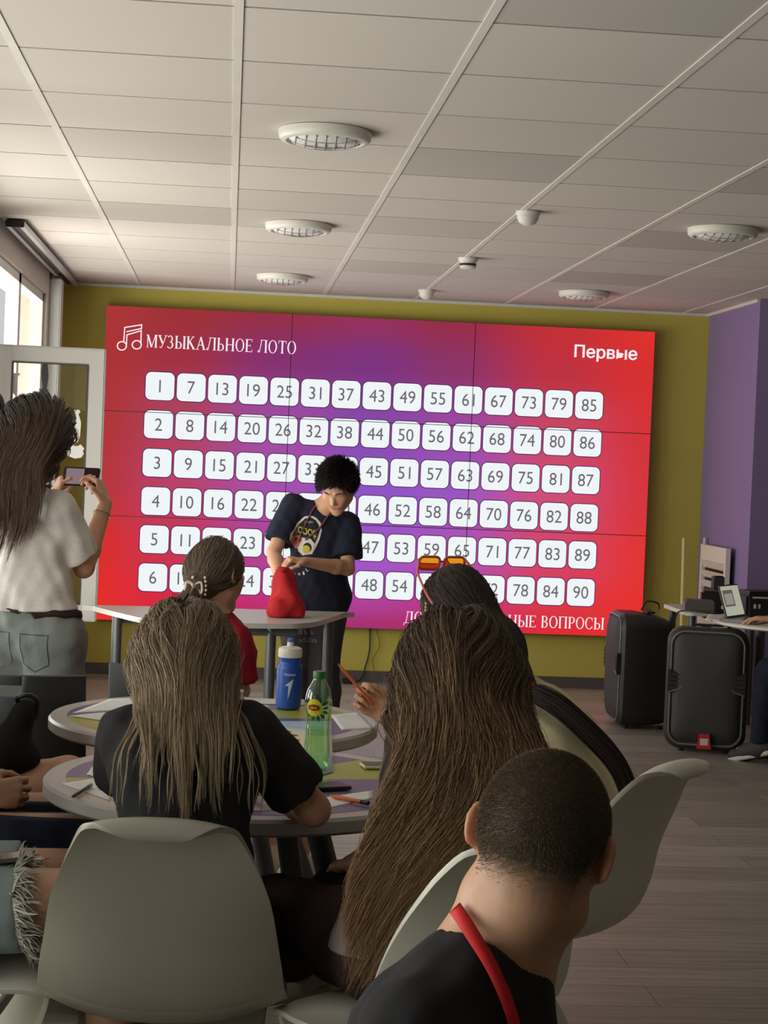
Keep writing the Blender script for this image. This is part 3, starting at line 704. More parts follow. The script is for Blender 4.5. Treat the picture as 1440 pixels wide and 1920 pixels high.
# pens, phones
def pen(label, p0, p1, m, m2, r=.0042, name='pen', cat='pen'):
    p0, p1 = Vector(p0), Vector(p1); d = (p1-p0); l = d.length; q = d.to_track_quat('Z', 'Y').to_matrix()
    o = thing(name, label, cat, tuple(p0))
    MB().lathe([(.0008, 0), (r*.8, .012), (r, .016), (r, l*.8)], n=12, R=q).build('barrel', m, o, True)
    MB().lathe([(r*1.06, l*.8), (r*1.06, l*.985), (r*.7, l), (.0005, l)], n=12, R=q).build('cap', m2, o, True)
    return o
pz = lambda x, y, z=T0+.006: atz(x, y, z)
pen('black pen lying across the white sheet at the left of the nearer table', pz(134, 1495), pz(171, 1472), m_blk, m_blk)
pen('orange pen with dark end lying on a white sheet on the nearer table', pz(618, 1492), pz(692, 1506), m_orange, m_blk, .0048)
def phone(label, c, d, R, m_face, m_side, name='smartphone'):
    o = thing(name, label, 'phone', c)
    MB().box((0, 0, 0), d, R, bev=.0035).build('body', m_side, o)
    q = [(d[0]/2-.004, d[1]/2-.004), (-d[0]/2+.004, d[1]/2-.004), (-d[0]/2+.004, -d[1]/2+.004), (d[0]/2-.004, -d[1]/2+.004)]
    MB().add([R @ Vector((a, b_, d[2]/2+.0006)) for a, b_ in q], [(0, 1, 2, 3)]).build('screen', m_face, o)
    return o
p_ = pz(703, 1434); phone('grey phone lying at the right of the nearer table beside the long brown hair', (p_[0]+.03, p_[1], T0+.0055), (.13, .062, .008), rotz(.15), m_greyplas, m_whitep)
p_ = pz(596, 1470); phone('black phone lying under the front edge of the poster by the bare arm', (p_[0], p_[1]-.03, T0+.0055), (.14, .07, .008), rotz(.35), m_blk, m_blk)
sb = thing('spectacle_case', 'small pale case standing at the far rim of the farther table near the red sleeve', 'case', (atz(440, 1312, T0)[0], atz(440, 1312, T0)[1], T0+.002))
MB().box((0, 0, .011), (.05, .035, .022), bev=.004).build('case_body', m_grey, sb)
MB().box((0, 0, .025), (.051, .036, .006), bev=.002).build('lid', m_whitep, sb)

# ------------------------------------------------------------------ loudspeakers and the equipment corner
m_spk = mat('black_speaker_case', srgb(48, 47, 48), .5, bump=.08, bscale=500)
m_gril = mat('speaker_grille', srgb(62, 61, 60), .6, bump=.25, bscale=900)
m_trim = mat('speaker_trim', srgb(120, 118, 116), .35)
m_badge = mat('red_badge', srgb(186, 52, 56), .4); m_badge2 = mat('pink_badge', srgb(246, 190, 186), .5)
def speaker(name, label, loc, rz, badge, tilt=0.0, group=None):
    """front at local -y"""
    o = thing(name, label, 'loudspeaker', loc, rz, group)
    w, d, h = .43, .32, .645
    sec = []
    for (y, ww, hh, r_, z0) in ((-d/2, w-.03, h-.03, .085, .015), (-d/2+.02, w, h, .09, 0), (-d/2+.12, w, h, .08, 0), (d/2-.06, w*.72, h*.95, .06, .01), (d/2, w*.6, h*.88, .05, .03)):
        sec.append([(a, y, b_+z0+hh/2) for a, b_ in rrect(ww, hh, r_, 8)])
    n = len(sec[0]); vs = [p for s_ in sec for p in s_]
    fs = [(i*n+k, i*n+(k+1) % n, (i+1)*n+(k+1) % n, (i+1)*n+k) for i in range(len(sec)-1) for k in range(n)]+[tuple(range(n))[::-1], tuple((len(sec)-1)*n+k for k in range(n))]
    MB().add(vs, fs).build('cabinet', m_spk, o, True, angle=35)
    # bowed grille
    gp = MB(); g0 = rrect(w-.075, h-.075, .06, 8); rings = []
    for t_, yy in ((1, -d/2-.004), (.97, -d/2-.014), (.8, -d/2-.026), (.5, -d/2-.034), (.02, -d/2-.036)):
        rings.append([(a*t_, yy, b_*t_+h/2+.008) for a, b_ in g0])
    n = len(g0); vs = [p for r_ in rings for p in r_]; gp.add(vs, [(i*n+k, i*n+(k+1) % n, (i+1)*n+(k+1) % n, (i+1)*n+k) for i in range(4) for k in range(n)]+[tuple(4*n+k for k in range(n))])
    gp.build('grille', m_gril, o, True, angle=50)
    tr = MB(); tr.tube([(a, -d/2-.004, b_+h/2+.004) for a, b_ in rrect(w-.05, h-.045, .075, 10)], .0055, 6, close=True); tr.build('trim', m_trim, o, True)
    for sx in (-1, 1):
        nb_ = MB(); zc = h*.56
        P = [(sx*(w/2-.012), zc+.062), (sx*(w/2-.06), zc+.045), (sx*(w/2-.095), zc+.012), (sx*(w/2-.095), zc-.022), (sx*(w/2-.07), zc-.04), (sx*(w/2-.012), zc-.06)]
        nb_.prism(P, -d/2-.022, -d/2+.02, f=lambda a, b_, z: (a, z, b_)); hr = nb_.build('port', m_dark, o)
        lv = MB()
        for k in range(4): lv.box((sx*(w/2-.05), -d/2-.022, zc+.035-k*.024), (.07, .008, .008))
        lv.build('louvre', m_spk, hr)
        lp = MB().tube([(sx*(w/2-.015), -d/2-.018, zc-.06), (sx*(w/2-.07), -d/2-.024, zc-.042), (sx*(w/2-.094), -d/2-.024, zc-.02)], .0045, 6).build('port_rim', m_trim, o, True)
    MB().box((0, .03, h+.004), (.16, .05, .012), bev=.004).build('top_grip', m_dark, o)
    if badge:
        bd = MB().prism([(-.038, .012), (.038, .012), (.026, .092), (-.026, .092)], -d/2-.045, -d/2-.01, f=lambda a, b_, z: (a, z, b_)).build('badge', m_badge, o)
        MB().box((0, -d/2-.0455, .05), (.042, .002, .036)).build('badge_plate', m_badge2, bd)
        vs, fs = text_mesh('ETM', .02, .0003); MB().add([(q[0], -d/2-.0475, .05+q[1]) for q in vs], fs).build('badge_lettering', m_whitep, bd)
    else:
        MB().box((-.10, -d/2-.026, .14), (.03, .006, .03)).build('badge', m_trim, o)
    for sx in (-1, 1):
        for sy in (-1, 1): MB().lathe([(.014, -.0), (.016, .02)], c=(sx*.12, sy*.10, -.018), n=12).build('rubber_foot', m_dark, o, True)
    return o
speaker('loudspeaker', 'black loudspeaker with red badge, facing the room in front of the white tables', (2.61, 9.27, .018), math.radians(-15), True, group='loudspeakers on the floor')
speaker('loudspeaker', 'black loudspeaker turned sideways by the right end of the screen', (2.44, 10.06, .018), math.radians(-92), False, group='loudspeakers on the floor')

ZT = .70
wt = thing('side_table', 'white table with electronic boxes below the louvred panel', 'table', (2.90, 10.02, 0))
MB().prism(rrect(.58, .56, .05), ZT-.022, ZT).build('tabletop', m_whitep, wt)
for sx in (-1, 1):
    for sy in (-1, 1): MB().tube([(sx*.24, sy*.22, ZT-.022), (sx*.24, sy*.22, 0)], .02, 12).build('leg', m_steel, wt, True)
rt = thing('round_table', 'white round-ended table carrying the open laptop at the right edge', 'table', (3.09, 9.25, 0))
MB().lathe([(.30, ZT-.022), (.44, ZT-.022), (.45, ZT-.015), (.45, ZT-.006), (.442, ZT), (.001, ZT)], n=64).build('tabletop', m_whitep, rt, True)
for x_, y_ in ((-.17, .10), (.24, .26), (.2, -.30)): MB().tube([(x_, y_, ZT-.022), (x_, y_, 0)], .026, 12).build('leg', m_trim, rt, True)
def boxy(name, label, cat, c, d, rz, parts):
    o = thing(name, label, cat, c, rz)
    for nm, cc, dd, mm in parts: MB().box(cc, dd, bev=min(dd)*.12).build(nm, mm, o)
    return o
boxy('amplifier', 'flat grey equipment box at the left end of the white table', 'amplifier', (2.735, 9.87, ZT+.001), None, math.radians(-10), [('housing', (-.02, 0, .03), (.17, .18, .06), m_greyplas), ('front_panel', (.10, -.01, .03), (.07, .17, .06), m_blk), ('knob', (.105, -.10, .03), (.016, .012, .018), m_whitep)])
boxy('adapter_box', 'black box with rounded corners standing behind the flat grey equipment box', 'box', (2.865, 10.1, ZT+.001), None, math.radians(-8), [('housing', (0, 0, .05), (.15, .10, .10), m_blackp), ('lid', (.0, 0, .103), (.13, .09, .008), m_greyplas)])
boxy('desktop_speaker', 'small black upright box behind the laptop screen', 'speaker', (2.885, 10.1, ZT+.109), None, math.radians(6), [('housing', (0, 0, .04), (.065, .06, .08), m_blackp), ('front_panel', (0, -.032, .04), (.055, .005, .066), m_gril)])
mk = boxy('mixer_case', 'black case with white lettering on the table right of the laptop', 'case', (3.02, 9.50, ZT+.001), None, math.radians(5), [('housing', (0, 0, .07), (.36, .20, .14), m_blackp), ('top_panel', (0, .0, .145), (.32, .17, .012), m_dark), ('knob', (-.11, -.104, .07), (.011, .01, .024), m_whitep), ('knob', (-.135, -.104, .07), (.011, .01, .024), m_whitep)])
MB().box((-.10, -.102, .118), (.10, .003, .010)).build('lettering_strip', m_white_ink, mk)
lt = thing('laptop', 'open silver laptop with a lit screen at the right edge', 'laptop', (2.80, 9.20, ZT+.0012), math.radians(52))
MB().box((0, 0, .009), (.27, .19, .016), bev=.004).build('keyboard_base', m_trim, lt)
scn = MB(); sR = Matrix.Rotation(math.radians(-18), 3, 'X')
scn.box((0, .095, .105), (.27, .008, .18), sR, bev=.003); sd = scn.build('screen_lid', m_greyplas, lt)
m_lap = emis('laptop_screen', srgb(196, 198, 180), .7); m_lap2 = emis('laptop_screen_document', srgb(120, 100, 96), .7); m_lap3 = emis('laptop_screen_page', srgb(168, 160, 158), .7)
def lapq(x0, x1, z0, z1, d): return [Vector((0, .095, .105))+sR @ Vector((x, -.0045-d, z)) for x, z in ((x0, z0), (x1, z0), (x1, z1), (x0, z1))]
MB().add(lapq(-.125, .125, -.08, .082, .0), [(0, 1, 2, 3)]).build('screen', m_lap, sd)
MB().add(lapq(-.11, .03, -.03, .06, .0005), [(0, 1, 2, 3)]).build('screen_window', m_lap2, sd)
MB().add(lapq(-.095, .015, -.02, .04, .001), [(0, 1, 2, 3)]).build('screen_page', m_lap3, sd)
cb = MB()
pts = spline([(2.86, 9.75, ZT+.012), (2.74, 9.62, ZT+.006), (2.60, 9.70, ZT+.01), (2.565, 9.80, ZT-.03), (2.56, 9.84, .50), (2.57, 9.86, .30)], 40)
tag(cb.tube(pts, .005, 6).build('cable', m_dark, None, True), 'black cable trailing off the end of the white equipment table', 'cable')
tag(MB().tube(spline([(2.44, 10.12, .672), (2.48, 10.15, .72), (2.55, 10.17, .71), (2.56, 10.17, .675)], 24), .005, 6).build('cable', m_dark, None, True), 'short black cable looping over the top of the sideways loudspeaker', 'cable')
sp_ = sheet('white papers lying on the front of the white equipment table', [(1322, 1161), (1350, 1164), (1366, 1152), (1332, 1150)], ZT+.0025)
del sp_['group']
# louvred white panel and poles leaning in the purple corner
lvp = thing('louvred_panel', 'white louvred shutter panel leaning on the purple wall', 'shutter', (XR-.05, 11.12, 0))
fz0, fz1, hw = .02, 1.02, .30
fr = MB(); fr.box((0, -hw+.02, (fz0+fz1)/2), (.03, .04, fz1-fz0)); fr.box((0, hw-.02, (fz0+fz1)/2), (.03, .04, fz1-fz0)); fr.box((0, 0, fz1-.05), (.028, 2*hw-.08, .10)); fr.box((0, 0, fz0+.04), (.028, 2*hw-.08, .08))
fr.build('frame', m_whitep, lvp)
for k in range(13):
    MB().box((-.004, 0, fz1-.125-k*.063), (.007, 2*hw-.08, .052), Matrix.Rotation(math.radians(-32), 3, 'Y')).build('slat', m_whitep, lvp)
MB().box((.012, 0, (fz0+fz1)/2), (.004, 2*hw-.06, fz1-fz0-.04)).build('backing', m_dark, lvp)
m_pole = mat('cream_pole', srgb(226, 216, 160), .45); m_pole2 = mat('white_pole', srgb(214, 206, 218), .45)
for lb, p, t_, m_ in (('thin cream pole standing against the green wall by the corner', (3.045, 11.45, 0), (3.04, 11.50, 1.05), m_pole), ('thin white pole leaning on the purple wall beside the louvred panel', (3.15, 11.45, 0), (3.175, 11.47, 1.06), m_pole2)):
    tag(MB().tube([(0, 0, 0), tuple(np.subtract(t_, p))], .011, 8).build('pole', m_, None, True, loc=p), lb, 'pole')
tag(MB().tube(spline([(.98, YB-.02, .37), (.985, YB-.02, .22), (.96, YB-.02, .10), (.93, YB-.05, .02), (.86, YB-.12, .006)], 20), .005, 6).build('cable', m_dark, None, True), 'black cable hanging from the screen down the green wall to the floor', 'cable')
tag(MB().tube(spline([(1.02, YB-.02, .36), (1.05, YB-.02, .25), (1.01, YB-.02, .16), (1.02, YB-.02, .08)], 20), .003, 6).build('cable', mat('olive_cable', srgb(120, 108, 50), .6), None, True), 'thin olive cable looping on the green wall beside the black one', 'cable')
tag(MB().tube(spline([(2.02, YB-.015, .365), (1.95, YB-.015, .30), (1.90, YB-.015, .26)], 8), .004, 6).build('cable', m_dark, None, True), 'short black cable slanting below the screen near the loudspeakers', 'cable')
sk = MB().box((0, 0, .02), (.07, .04, .04), bev=.006).build('socket_box', m_dark, None, loc=(.84, YB-.13, 0)); tag(sk, 'small black socket block on the floor at the end of the hanging cable', 'socket')
# red drawstring bag comes with the boy
# ================================================================== smooth implicit bodies -> one continuous mesh
def nrm(v): v = np.asarray(v, float); return v/np.linalg.norm(v)
V3 = lambda *a: np.array(a, float)
def wob(P, f, seed, n=5):
    """cheap smooth noise, about -1..1"""
    r = np.random.default_rng(seed); o = np.zeros(len(P))
    for _ in range(n):
        k = r.normal(size=3); k *= f*r.uniform(.6, 1.5)/np.linalg.norm(k); o += np.sin(P @ k+r.uniform(0, 6.28))
    return o/n*1.6
class SDF:
    def __init__(s): s.u = []; s.post = []
    def cone(s, a, b, ra, rb=None, k=.02, w=None, q=1.0, cut=None):
        a = np.asarray(a, float); b = np.asarray(b, float)
        A = np.eye(3)
        if w is not None: w = nrm(w); A = A-(1-1/q)*np.outer(w, w)
        s.u.append(('c', A @ a, A @ b, ra, ra if rb is None else rb, k, A, cut)); return s
    def ell(s, c, r, R=None, k=.02):
        s.u.append(('e', np.asarray(c, float), np.asarray(r, float), np.eye(3) if R is None else R, k)); return s
    def sub(s, other, k=.01): s.post.append(('s', other, k)); return s
    def clip(s, p, n): s.post.append(('p', np.asarray(p, float), nrm(n))); return s
    def disp(s, fn): s.post.append(('d', fn)); return s
    @staticmethod
    def one(u, P):
        if u[0] == 'c':
            _, a, b, ra, rb, k, A, cut = u
            Q = P @ A.T; ba = b-a; l2 = ba @ ba+1e-12
            t = np.clip((Q-a) @ ba/l2, 0, 1); d = np.linalg.norm(Q-a-t[:, None]*ba, axis=1)-(ra+(rb-ra)*t)
            if cut is not None: d = np.maximum(d, (P-cut[0]) @ cut[1])
            return d
        _, c, r, R, k = u
        Q = (P-c) @ R.T; k0 = np.linalg.norm(Q/r, axis=1); k1 = np.linalg.norm(Q/r**2, axis=1)+1e-9
        return k0*(k0-1)/k1
    @staticmethod
    def kk(u): return u[5] if u[0] == 'c' else u[4]
    def ev(s, P, sel=None):
        P = np.asarray(P, float); d = None
        for i, u in enumerate(s.u):
            e = s.one(u, P)
            if d is None: d = e; continue
            k = s.kk(u); h = np.maximum(k-np.abs(d-e), 0)/k; d = np.minimum(d, e)-h*h*k*.25
        return s.fin(P, d)
    def fin(s, P, d):
        for p in s.post:
            if p[0] == 's':
                e = -p[1].ev(P); k = p[2]; h = np.maximum(k-np.abs(d-e), 0)/k; d = np.maximum(d, e)+h*h*k*.25
            elif p[0] == 'p': d = np.maximum(d, (P-p[1]) @ p[2])
            else: d = d-p[1](P)
        return d
    def grad(s, P, e=.002):
        g = np.stack([s.ev(P+np.eye(3)[i]*e)-s.ev(P-np.eye(3)[i]*e) for i in range(3)], -1)
        return g/(np.linalg.norm(g, axis=1, keepdims=True)+1e-9)
    def bounds(s):
        lo, hi = [], []
        for u in s.u:
            if u[0] == 'c':
                Ai = np.linalg.inv(u[6]); q = np.abs(Ai).sum(1).max()
                a, b = Ai @ u[1], Ai @ u[2]; r = max(u[3], u[4])*q
                lo.append(np.minimum(a, b)-r); hi.append(np.maximum(a, b)+r)
            else: r = u[2].max(); lo.append(u[1]-r); hi.append(u[1]+r)
        return np.min(lo, 0)-.02, np.max(hi, 0)+.02
    def mesh(s, h=.005, B=8):
        lo, hi = s.bounds(); nb = np.ceil((hi-lo)/(h*B)).astype(int)
        I = np.stack(np.meshgrid(*[np.arange(n) for n in nb], indexing='ij'), -1).reshape(-1, 3)
        cen = lo+(I+.5)*h*B; Rb = h*B*.87
        D = np.stack([s.one(u, cen) for u in s.u], 1); mn = D.min(1)
        keep = mn < Rb*1.5+.03; I, cen, D, mn = I[keep], cen[keep], D[keep], mn[keep]
        full = s.ev(cen); keep = np.abs(full) < Rb*1.6+.012; I, cen, D, mn = I[keep], cen[keep], D[keep], mn[keep]
        g = np.arange(B+1); L_ = np.stack(np.meshgrid(g, g, g, indexing='ij'), -1).reshape(-1, 3)
        P = (lo+(I[:, None, :]*B+L_[None])*h); nB = len(I); np_ = len(L_)
        d = np.full((nB, np_), 9.0)
        for i, u in enumerate(s.u):
            k = s.kk(u); m = np.where(D[:, i]-mn < 2.6*Rb+k+.01)[0]
            if not len(m): continue
            e = s.one(u, P[m].reshape(-1, 3)).reshape(len(m), np_); o = d[m]
            hh = np.maximum(k-np.abs(o-e), 0)/k; d[m] = np.minimum(o, e)-hh*hh*k*.25
        if s.post:
            d = s.fin(P.reshape(-1, 3), d.reshape(-1)).reshape(nB, np_)
        d = d.reshape(nB, B+1, B+1, B+1)
        sg = d < 0
        c8 = np.stack([sg[:, x:x+B, y:y+B, z:z+B] for x in (0, 1) for y in (0, 1) for z in (0, 1)], -1).sum(-1)
        act = np.argwhere((c8 > 0) & (c8 < 8)); b_, x, y, z = act.T
        G = I[b_]*B+act[:, 1:]
        big = (nb*B+2); key = (G[:, 0]*big[1]+G[:, 1])*big[2]+G[:, 2]
        val = {c: d[b_, x+c[0], y+c[1], z+c[2]] for c in [(i, j, k) for i in (0, 1) for j in (0, 1) for k in (0, 1)]}
        acc = np.zeros((len(act), 3)); cnt = np.zeros(len(act))
        cs = list(val)
        for c in cs:
            for a in range(3):
                if c[a] == 0:
                    c2 = tuple(1 if i == a else c[i] for i in range(3)); va, vb = val[c], val[c2]
                    m = (va < 0) != (vb < 0); t = np.where(m, va/np.where(m, va-vb, 1), 0)
                    p = np.zeros((len(act), 3)); p[:] = c; p[:, a] += t
                    acc[m] += p[m]; cnt += m
        vert = lo+(G+acc/np.maximum(cnt, 1)[:, None])*h
        o = np.argsort(key); ks = key[o]
        quads = []
        st = (big[1]*big[2], big[2], 1)
        for a in range(3):
            b1, b2 = (a+1) % 3, (a+2) % 3
            ca = tuple(1 if i == a else 0 for i in range(3))
            v0, v1 = val[(0, 0, 0)], val[ca]; m = np.where((v0 < 0) != (v1 < 0))[0]
            kk = [key[m], key[m]-st[b1], key[m]-st[b1]-st[b2], key[m]-st[b2]]
            idx = []; ok = np.ones(len(m), bool)
            for q in kk:
                j = np.searchsorted(ks, q); j = np.minimum(j, len(ks)-1); ok &= ks[j] == q; idx.append(o[j])
            Q = np.stack(idx, 1)[ok]; fl = (v0[m] < 0)[ok]
            Q[~fl] = Q[~fl][:, ::-1]; quads.append(Q)
        return vert, np.concatenate(quads)
def skin_mesh(name, V, Q, m, parent=None, origin=None, colfn=None):
    if origin is not None: W_ = V-np.asarray(origin)
    else: W_ = V
    me = bpy.data.meshes.new(name); n = len(V); f = len(Q)
    me.vertices.add(n); me.vertices.foreach_set('co', W_.astype(np.float32).ravel())
    me.loops.add(f*4); me.loops.foreach_set('vertex_index', Q.astype(np.int32).ravel())
    me.polygons.add(f); me.polygons.foreach_set('loop_start', np.arange(0, f*4, 4, dtype=np.int32)); me.polygons.foreach_set('loop_total', np.full(f, 4, dtype=np.int32))
    me.polygons.foreach_set('use_smooth', np.ones(f, bool)); me.update(calc_edges=True); me.validate()
    me.materials.append(m)
    if colfn is not None:
        c = np.ones((n, 4), np.float32); c[:, :3] = colfn(V)
        me.color_attributes.new('tint', 'FLOAT_COLOR', 'POINT').data.foreach_set('color', c.ravel())
    return link(name, me, parent, tuple(origin) if (origin is not None and parent is None) else None)

# ------------------------------------------------------------------ people
SKIN = np.array(srgb(206, 158, 128)[:3])
m_skin = mat('skin', srgb(206, 158, 128), .5, attr='tint', sss=.12, bump=.03, bscale=260, noise=.05, nscale=60)
def frame(f, up):
    f = nrm(f); up = np.asarray(up, float); r = nrm(np.cross(f, up)); u = np.cross(r, f); return np.stack([r, f, u])   # rows: right, forward, up
def head_sdf(S, c, R, s=1.0, ears=True):
    g = lambda x, y, z: np.asarray(c)+s*(x*R[0]+y*R[1]+z*R[2])
    S.ell(g(0, -.014, .030), np.array([.074, .094, .086])*s, R, .02)
    S.ell(g(0, .020, -.030), np.array([.062, .074, .085])*s, R, .03)
    for x in (-1, 1):
        S.cone(g(x*.048, .004, -.066), g(x*.012, .066, -.104), .022*s, .019*s, .025)
        S.cone(g(x*.040, .060, -.018), g(x*.028, .068, -.05), .022*s, .018*s, .02)
        S.cone(g(x*.016, .083, .022), g(x*.044, .070, .020), .0095*s, .009*s, .012)
        S.ell(g(x*.031, .072, .002), np.array([.0145, .011, .010])*s, R, .006)
    S.cone(g(0, .070, -.100), g(0, .074, -.110), .018*s, .016*s, .02)
    S.cone(g(0, .086, .010), g(0, .103, -.030), .008*s, .011*s, .010)
    for x in (-1, 1): S.ell(g(x*.010, .094, -.036), np.array([.008, .009, .007])*s, R, .006)
    S.cone(g(-.016, .085, -.062), g(.016, .085, -.062), .0065*s, .0065*s, .006)
    S.cone(g(-.013, .083, -.075), g(.013, .083, -.075), .0075*s, .0075*s, .006)
    if ears:
        for x in (-1, 1):
            n_ = nrm(R[0]*x*.82+R[1]*.57)                       # ear blade swings out and back
            Re = np.stack([n_, nrm(np.cross(R[2], n_)), R[2]])
            S.ell(g(x*.081, -.012, .010), np.array([.0066, .018, .029])*s, frame_tilt(Re, x), .006)
            S.post.append(('s', SDF().ell(g(x*.081, -.012, .010)+n_*.0085*s, np.array([.0065, .011, .019])*s, Re), .003))
            S.cone(g(x*.074, .002, -.014), g(x*.073, .008, -.002), .008*s, .008*s, .01)
    return g
def frame_tilt(Re, x):
    return Re
def hand_sdf(S, w, d, n, side, s=1.0, curl=(.5, .5, .5, .5), thumb=.4, spread=.06, tin=.5):
    """wrist point w, pointing direction d, palm normal n (palm faces n), side = direction of the thumb"""
    d = nrm(d); n = nrm(n-d*np.dot(n, d)); t = np.cross(d, n); t = t*np.sign(np.dot(t, side)) if np.dot(t, side) != 0 else t
    P = lambda a, b, c: w+s*(a*d+b*t+c*n)
    K = [P(.088, .030, .0), P(.092, .010, -.002), P(.088, -.011, -.001), P(.080, -.030, .002)]
    for i, k in enumerate(K): S.cone(P(.006, .016-.011*i, 0), k, .0125*s, .0105*s, .012)
    S.cone(P(.03, .02, .006), P(.06, -.02, .004), .012*s, .012*s, .015)
    tips = []
    for i, k in enumerate(K):
        ln = np.array([(.040, .024, .018), (.045, .028, .019), (.041, .026, .019), (.032, .019, .017)][i])*s
        c = curl[i]; a = c*1.1; p = k; r = [.0092, .0085, .0076, .0064] if i < 3 else [.0082, .0074, .0066, .0056]
        for j in range(3):
            dd = math.cos(a)*(d+t*spread*(1.5-i)*(1 if j == 0 else .6))+math.sin(a)*n; dd = nrm(dd)
            q = p+dd*ln[j]; S.cone(p, q, r[j]*s, r[j+1]*s, .0035); p = q; a += c*(1.25 if j == 0 else .8)
        tips.append(p)
    b0 = P(.022, .026, .004); d1 = nrm(d*.75+t*(.75-.3*tin)+n*.6*tin); p1 = b0+d1*.040*s
    d2 = nrm(d*.9+t*(.3-.7*thumb)+n*(.25+.5*thumb)); p2 = p1+d2*.030*s; d3 = nrm(d*.9+t*(.1-.8*thumb)+n*(.25+.5*thumb)); p3 = p2+d3*.024*s
    S.cone(P(.008, .012, .002), b0, .014*s, .0145*s, .012); S.cone(b0, p1, .0135*s, .0105*s, .008); S.cone(p1, p2, .0100*s, .0090*s, .005); S.cone(p2, p3, .0090*s, .0070*s, .004)
    return dict(tips=tips, thumb=p3, K=K, t=t, n=n, d=d, P=P)
def lerp(a, b, t): return np.asarray(a)*(1-t)+np.asarray(b)*t
def body_sdf(j, s=1.0, fem=True):
    """one smooth body from the joints j: pelvis waist chest neck head_c head_R sh el wr hip kn an toe (pairs: [left,right])"""
    S = SDF(); ax = nrm(j['sh'][1]-j['sh'][0]); hx = nrm(j['hip'][1]-j['hip'][0])
    hw = .095 if fem else .088
    S.cone(j['hip'][0], j['hip'][1], hw*s, hw*s, .03)
    S.cone(j['pelvis'], j['waist'], .100*s, .088*s, .05, hx, 1.32)
    S.cone(j['waist'], j['chest'], .088*s, .100*s, .05, ax, 1.34)
    S.cone(j['chest'], lerp(j['chest'], j['neck'], .62), .098*s, .070*s, .05, ax, 1.40)
    for i in (0, 1):
        S.cone(lerp(j['chest'], j['neck'], .85), lerp(j['neck'], j['sh'][i], .93), .046*s, .045*s, .03)
        S.cone(j['sh'][i], j['el'][i], (.047 if fem else .050)*s, .036*s, .02)
        m = lerp(j['el'][i], j['wr'][i], .28)
        S.cone(j['el'][i], m, .036*s, .038*s, .015); S.cone(m, j['wr'][i], .038*s, .0245*s, .015)
        S.cone(j['hip'][i], lerp(j['hip'][i], j['kn'][i], .3), .088*s, .084*s, .04); S.cone(lerp(j['hip'][i], j['kn'][i], .3), j['kn'][i], .084*s, .054*s, .03)
        c = lerp(j['kn'][i], j['an'][i], .32); S.cone(j['kn'][i], c, .053*s, .054*s, .02); S.cone(c, j['an'][i], .054*s, .035*s, .02)
        f = nrm(j['toe'][i]-j['an'][i]); S.cone(j['an'][i], j['toe'][i], .034*s, .028*s, .02)
    hb = np.asarray(j['head_c'])+s*(-.022*j['head_R'][1]-.055*j['head_R'][2])
    S.cone(j['neck'], hb, (.056 if fem else .062)*s, (.053 if fem else .058)*s, .035)
    head_sdf(S, j['head_c'], j['head_R'], j.get('hs', s))
    return S
def skin_col(j, tone=1.0, stub=None):
    base = SKIN*tone
    def fn(V):
        c = np.tile(base, (len(V), 1)); R = j['head_R']; L_ = (V-j['head_c']) @ R.T/j.get('hs', 1.0)
        lip = np.exp(-(((L_[:, 0])/.022)**2+((L_[:, 1]-.09)/.015)**2+((L_[:, 2]+.068)/.012)**2)**2)
        c = c*(1-lip[:, None]*.7)+np.array(srgb(176, 96, 88)[:3])*lip[:, None]*.7
        ear = np.exp(-((np.abs(L_[:, 0])-.085)/.014)**2)*(np.abs(L_[:, 2]) < .05)*(np.abs(L_[:, 1]) < .05)
        c = c*(1-ear[:, None]*.25)+np.array(srgb(216, 104, 84)[:3])*ear[:, None]*.25  # redder ears: light shining through them is put into the skin colour
        ck = np.exp(-(((np.abs(L_[:, 0])-.042)/.02)**2+((L_[:, 1]-.07)/.03)**2+((L_[:, 2]+.03)/.02)**2)); c[:, 1] *= 1-.15*ck; c[:, 2] *= 1-.15*ck
        if stub is not None: c = stub(L_, c)
        return c
    return fn
def sleeve(S, j, i, fr, grow, k=.015, s=1.0):
    """sleeve along the upper arm (fr<=1) and, past the elbow, the forearm (fr>1), cut square at its end"""
    a, b, c = [np.asarray(q) for q in (j['sh'][i], j['el'][i], j['wr'][i])]
    if fr <= 1:
        e = lerp(a, b, fr); d = nrm(b-a); S.cone(a-d*.01, e+d*.05, .047*s+grow, (.047-.008*fr)*s+grow*1.5, k, cut=(e, d))
    else:
        S.cone(a, b, .047*s+grow, .037*s+grow, k); e = lerp(b, c, fr-1); d = nrm(c-b); S.cone(b, e+d*.03, .038*s+grow, .031*s+grow, k, cut=(e, d))
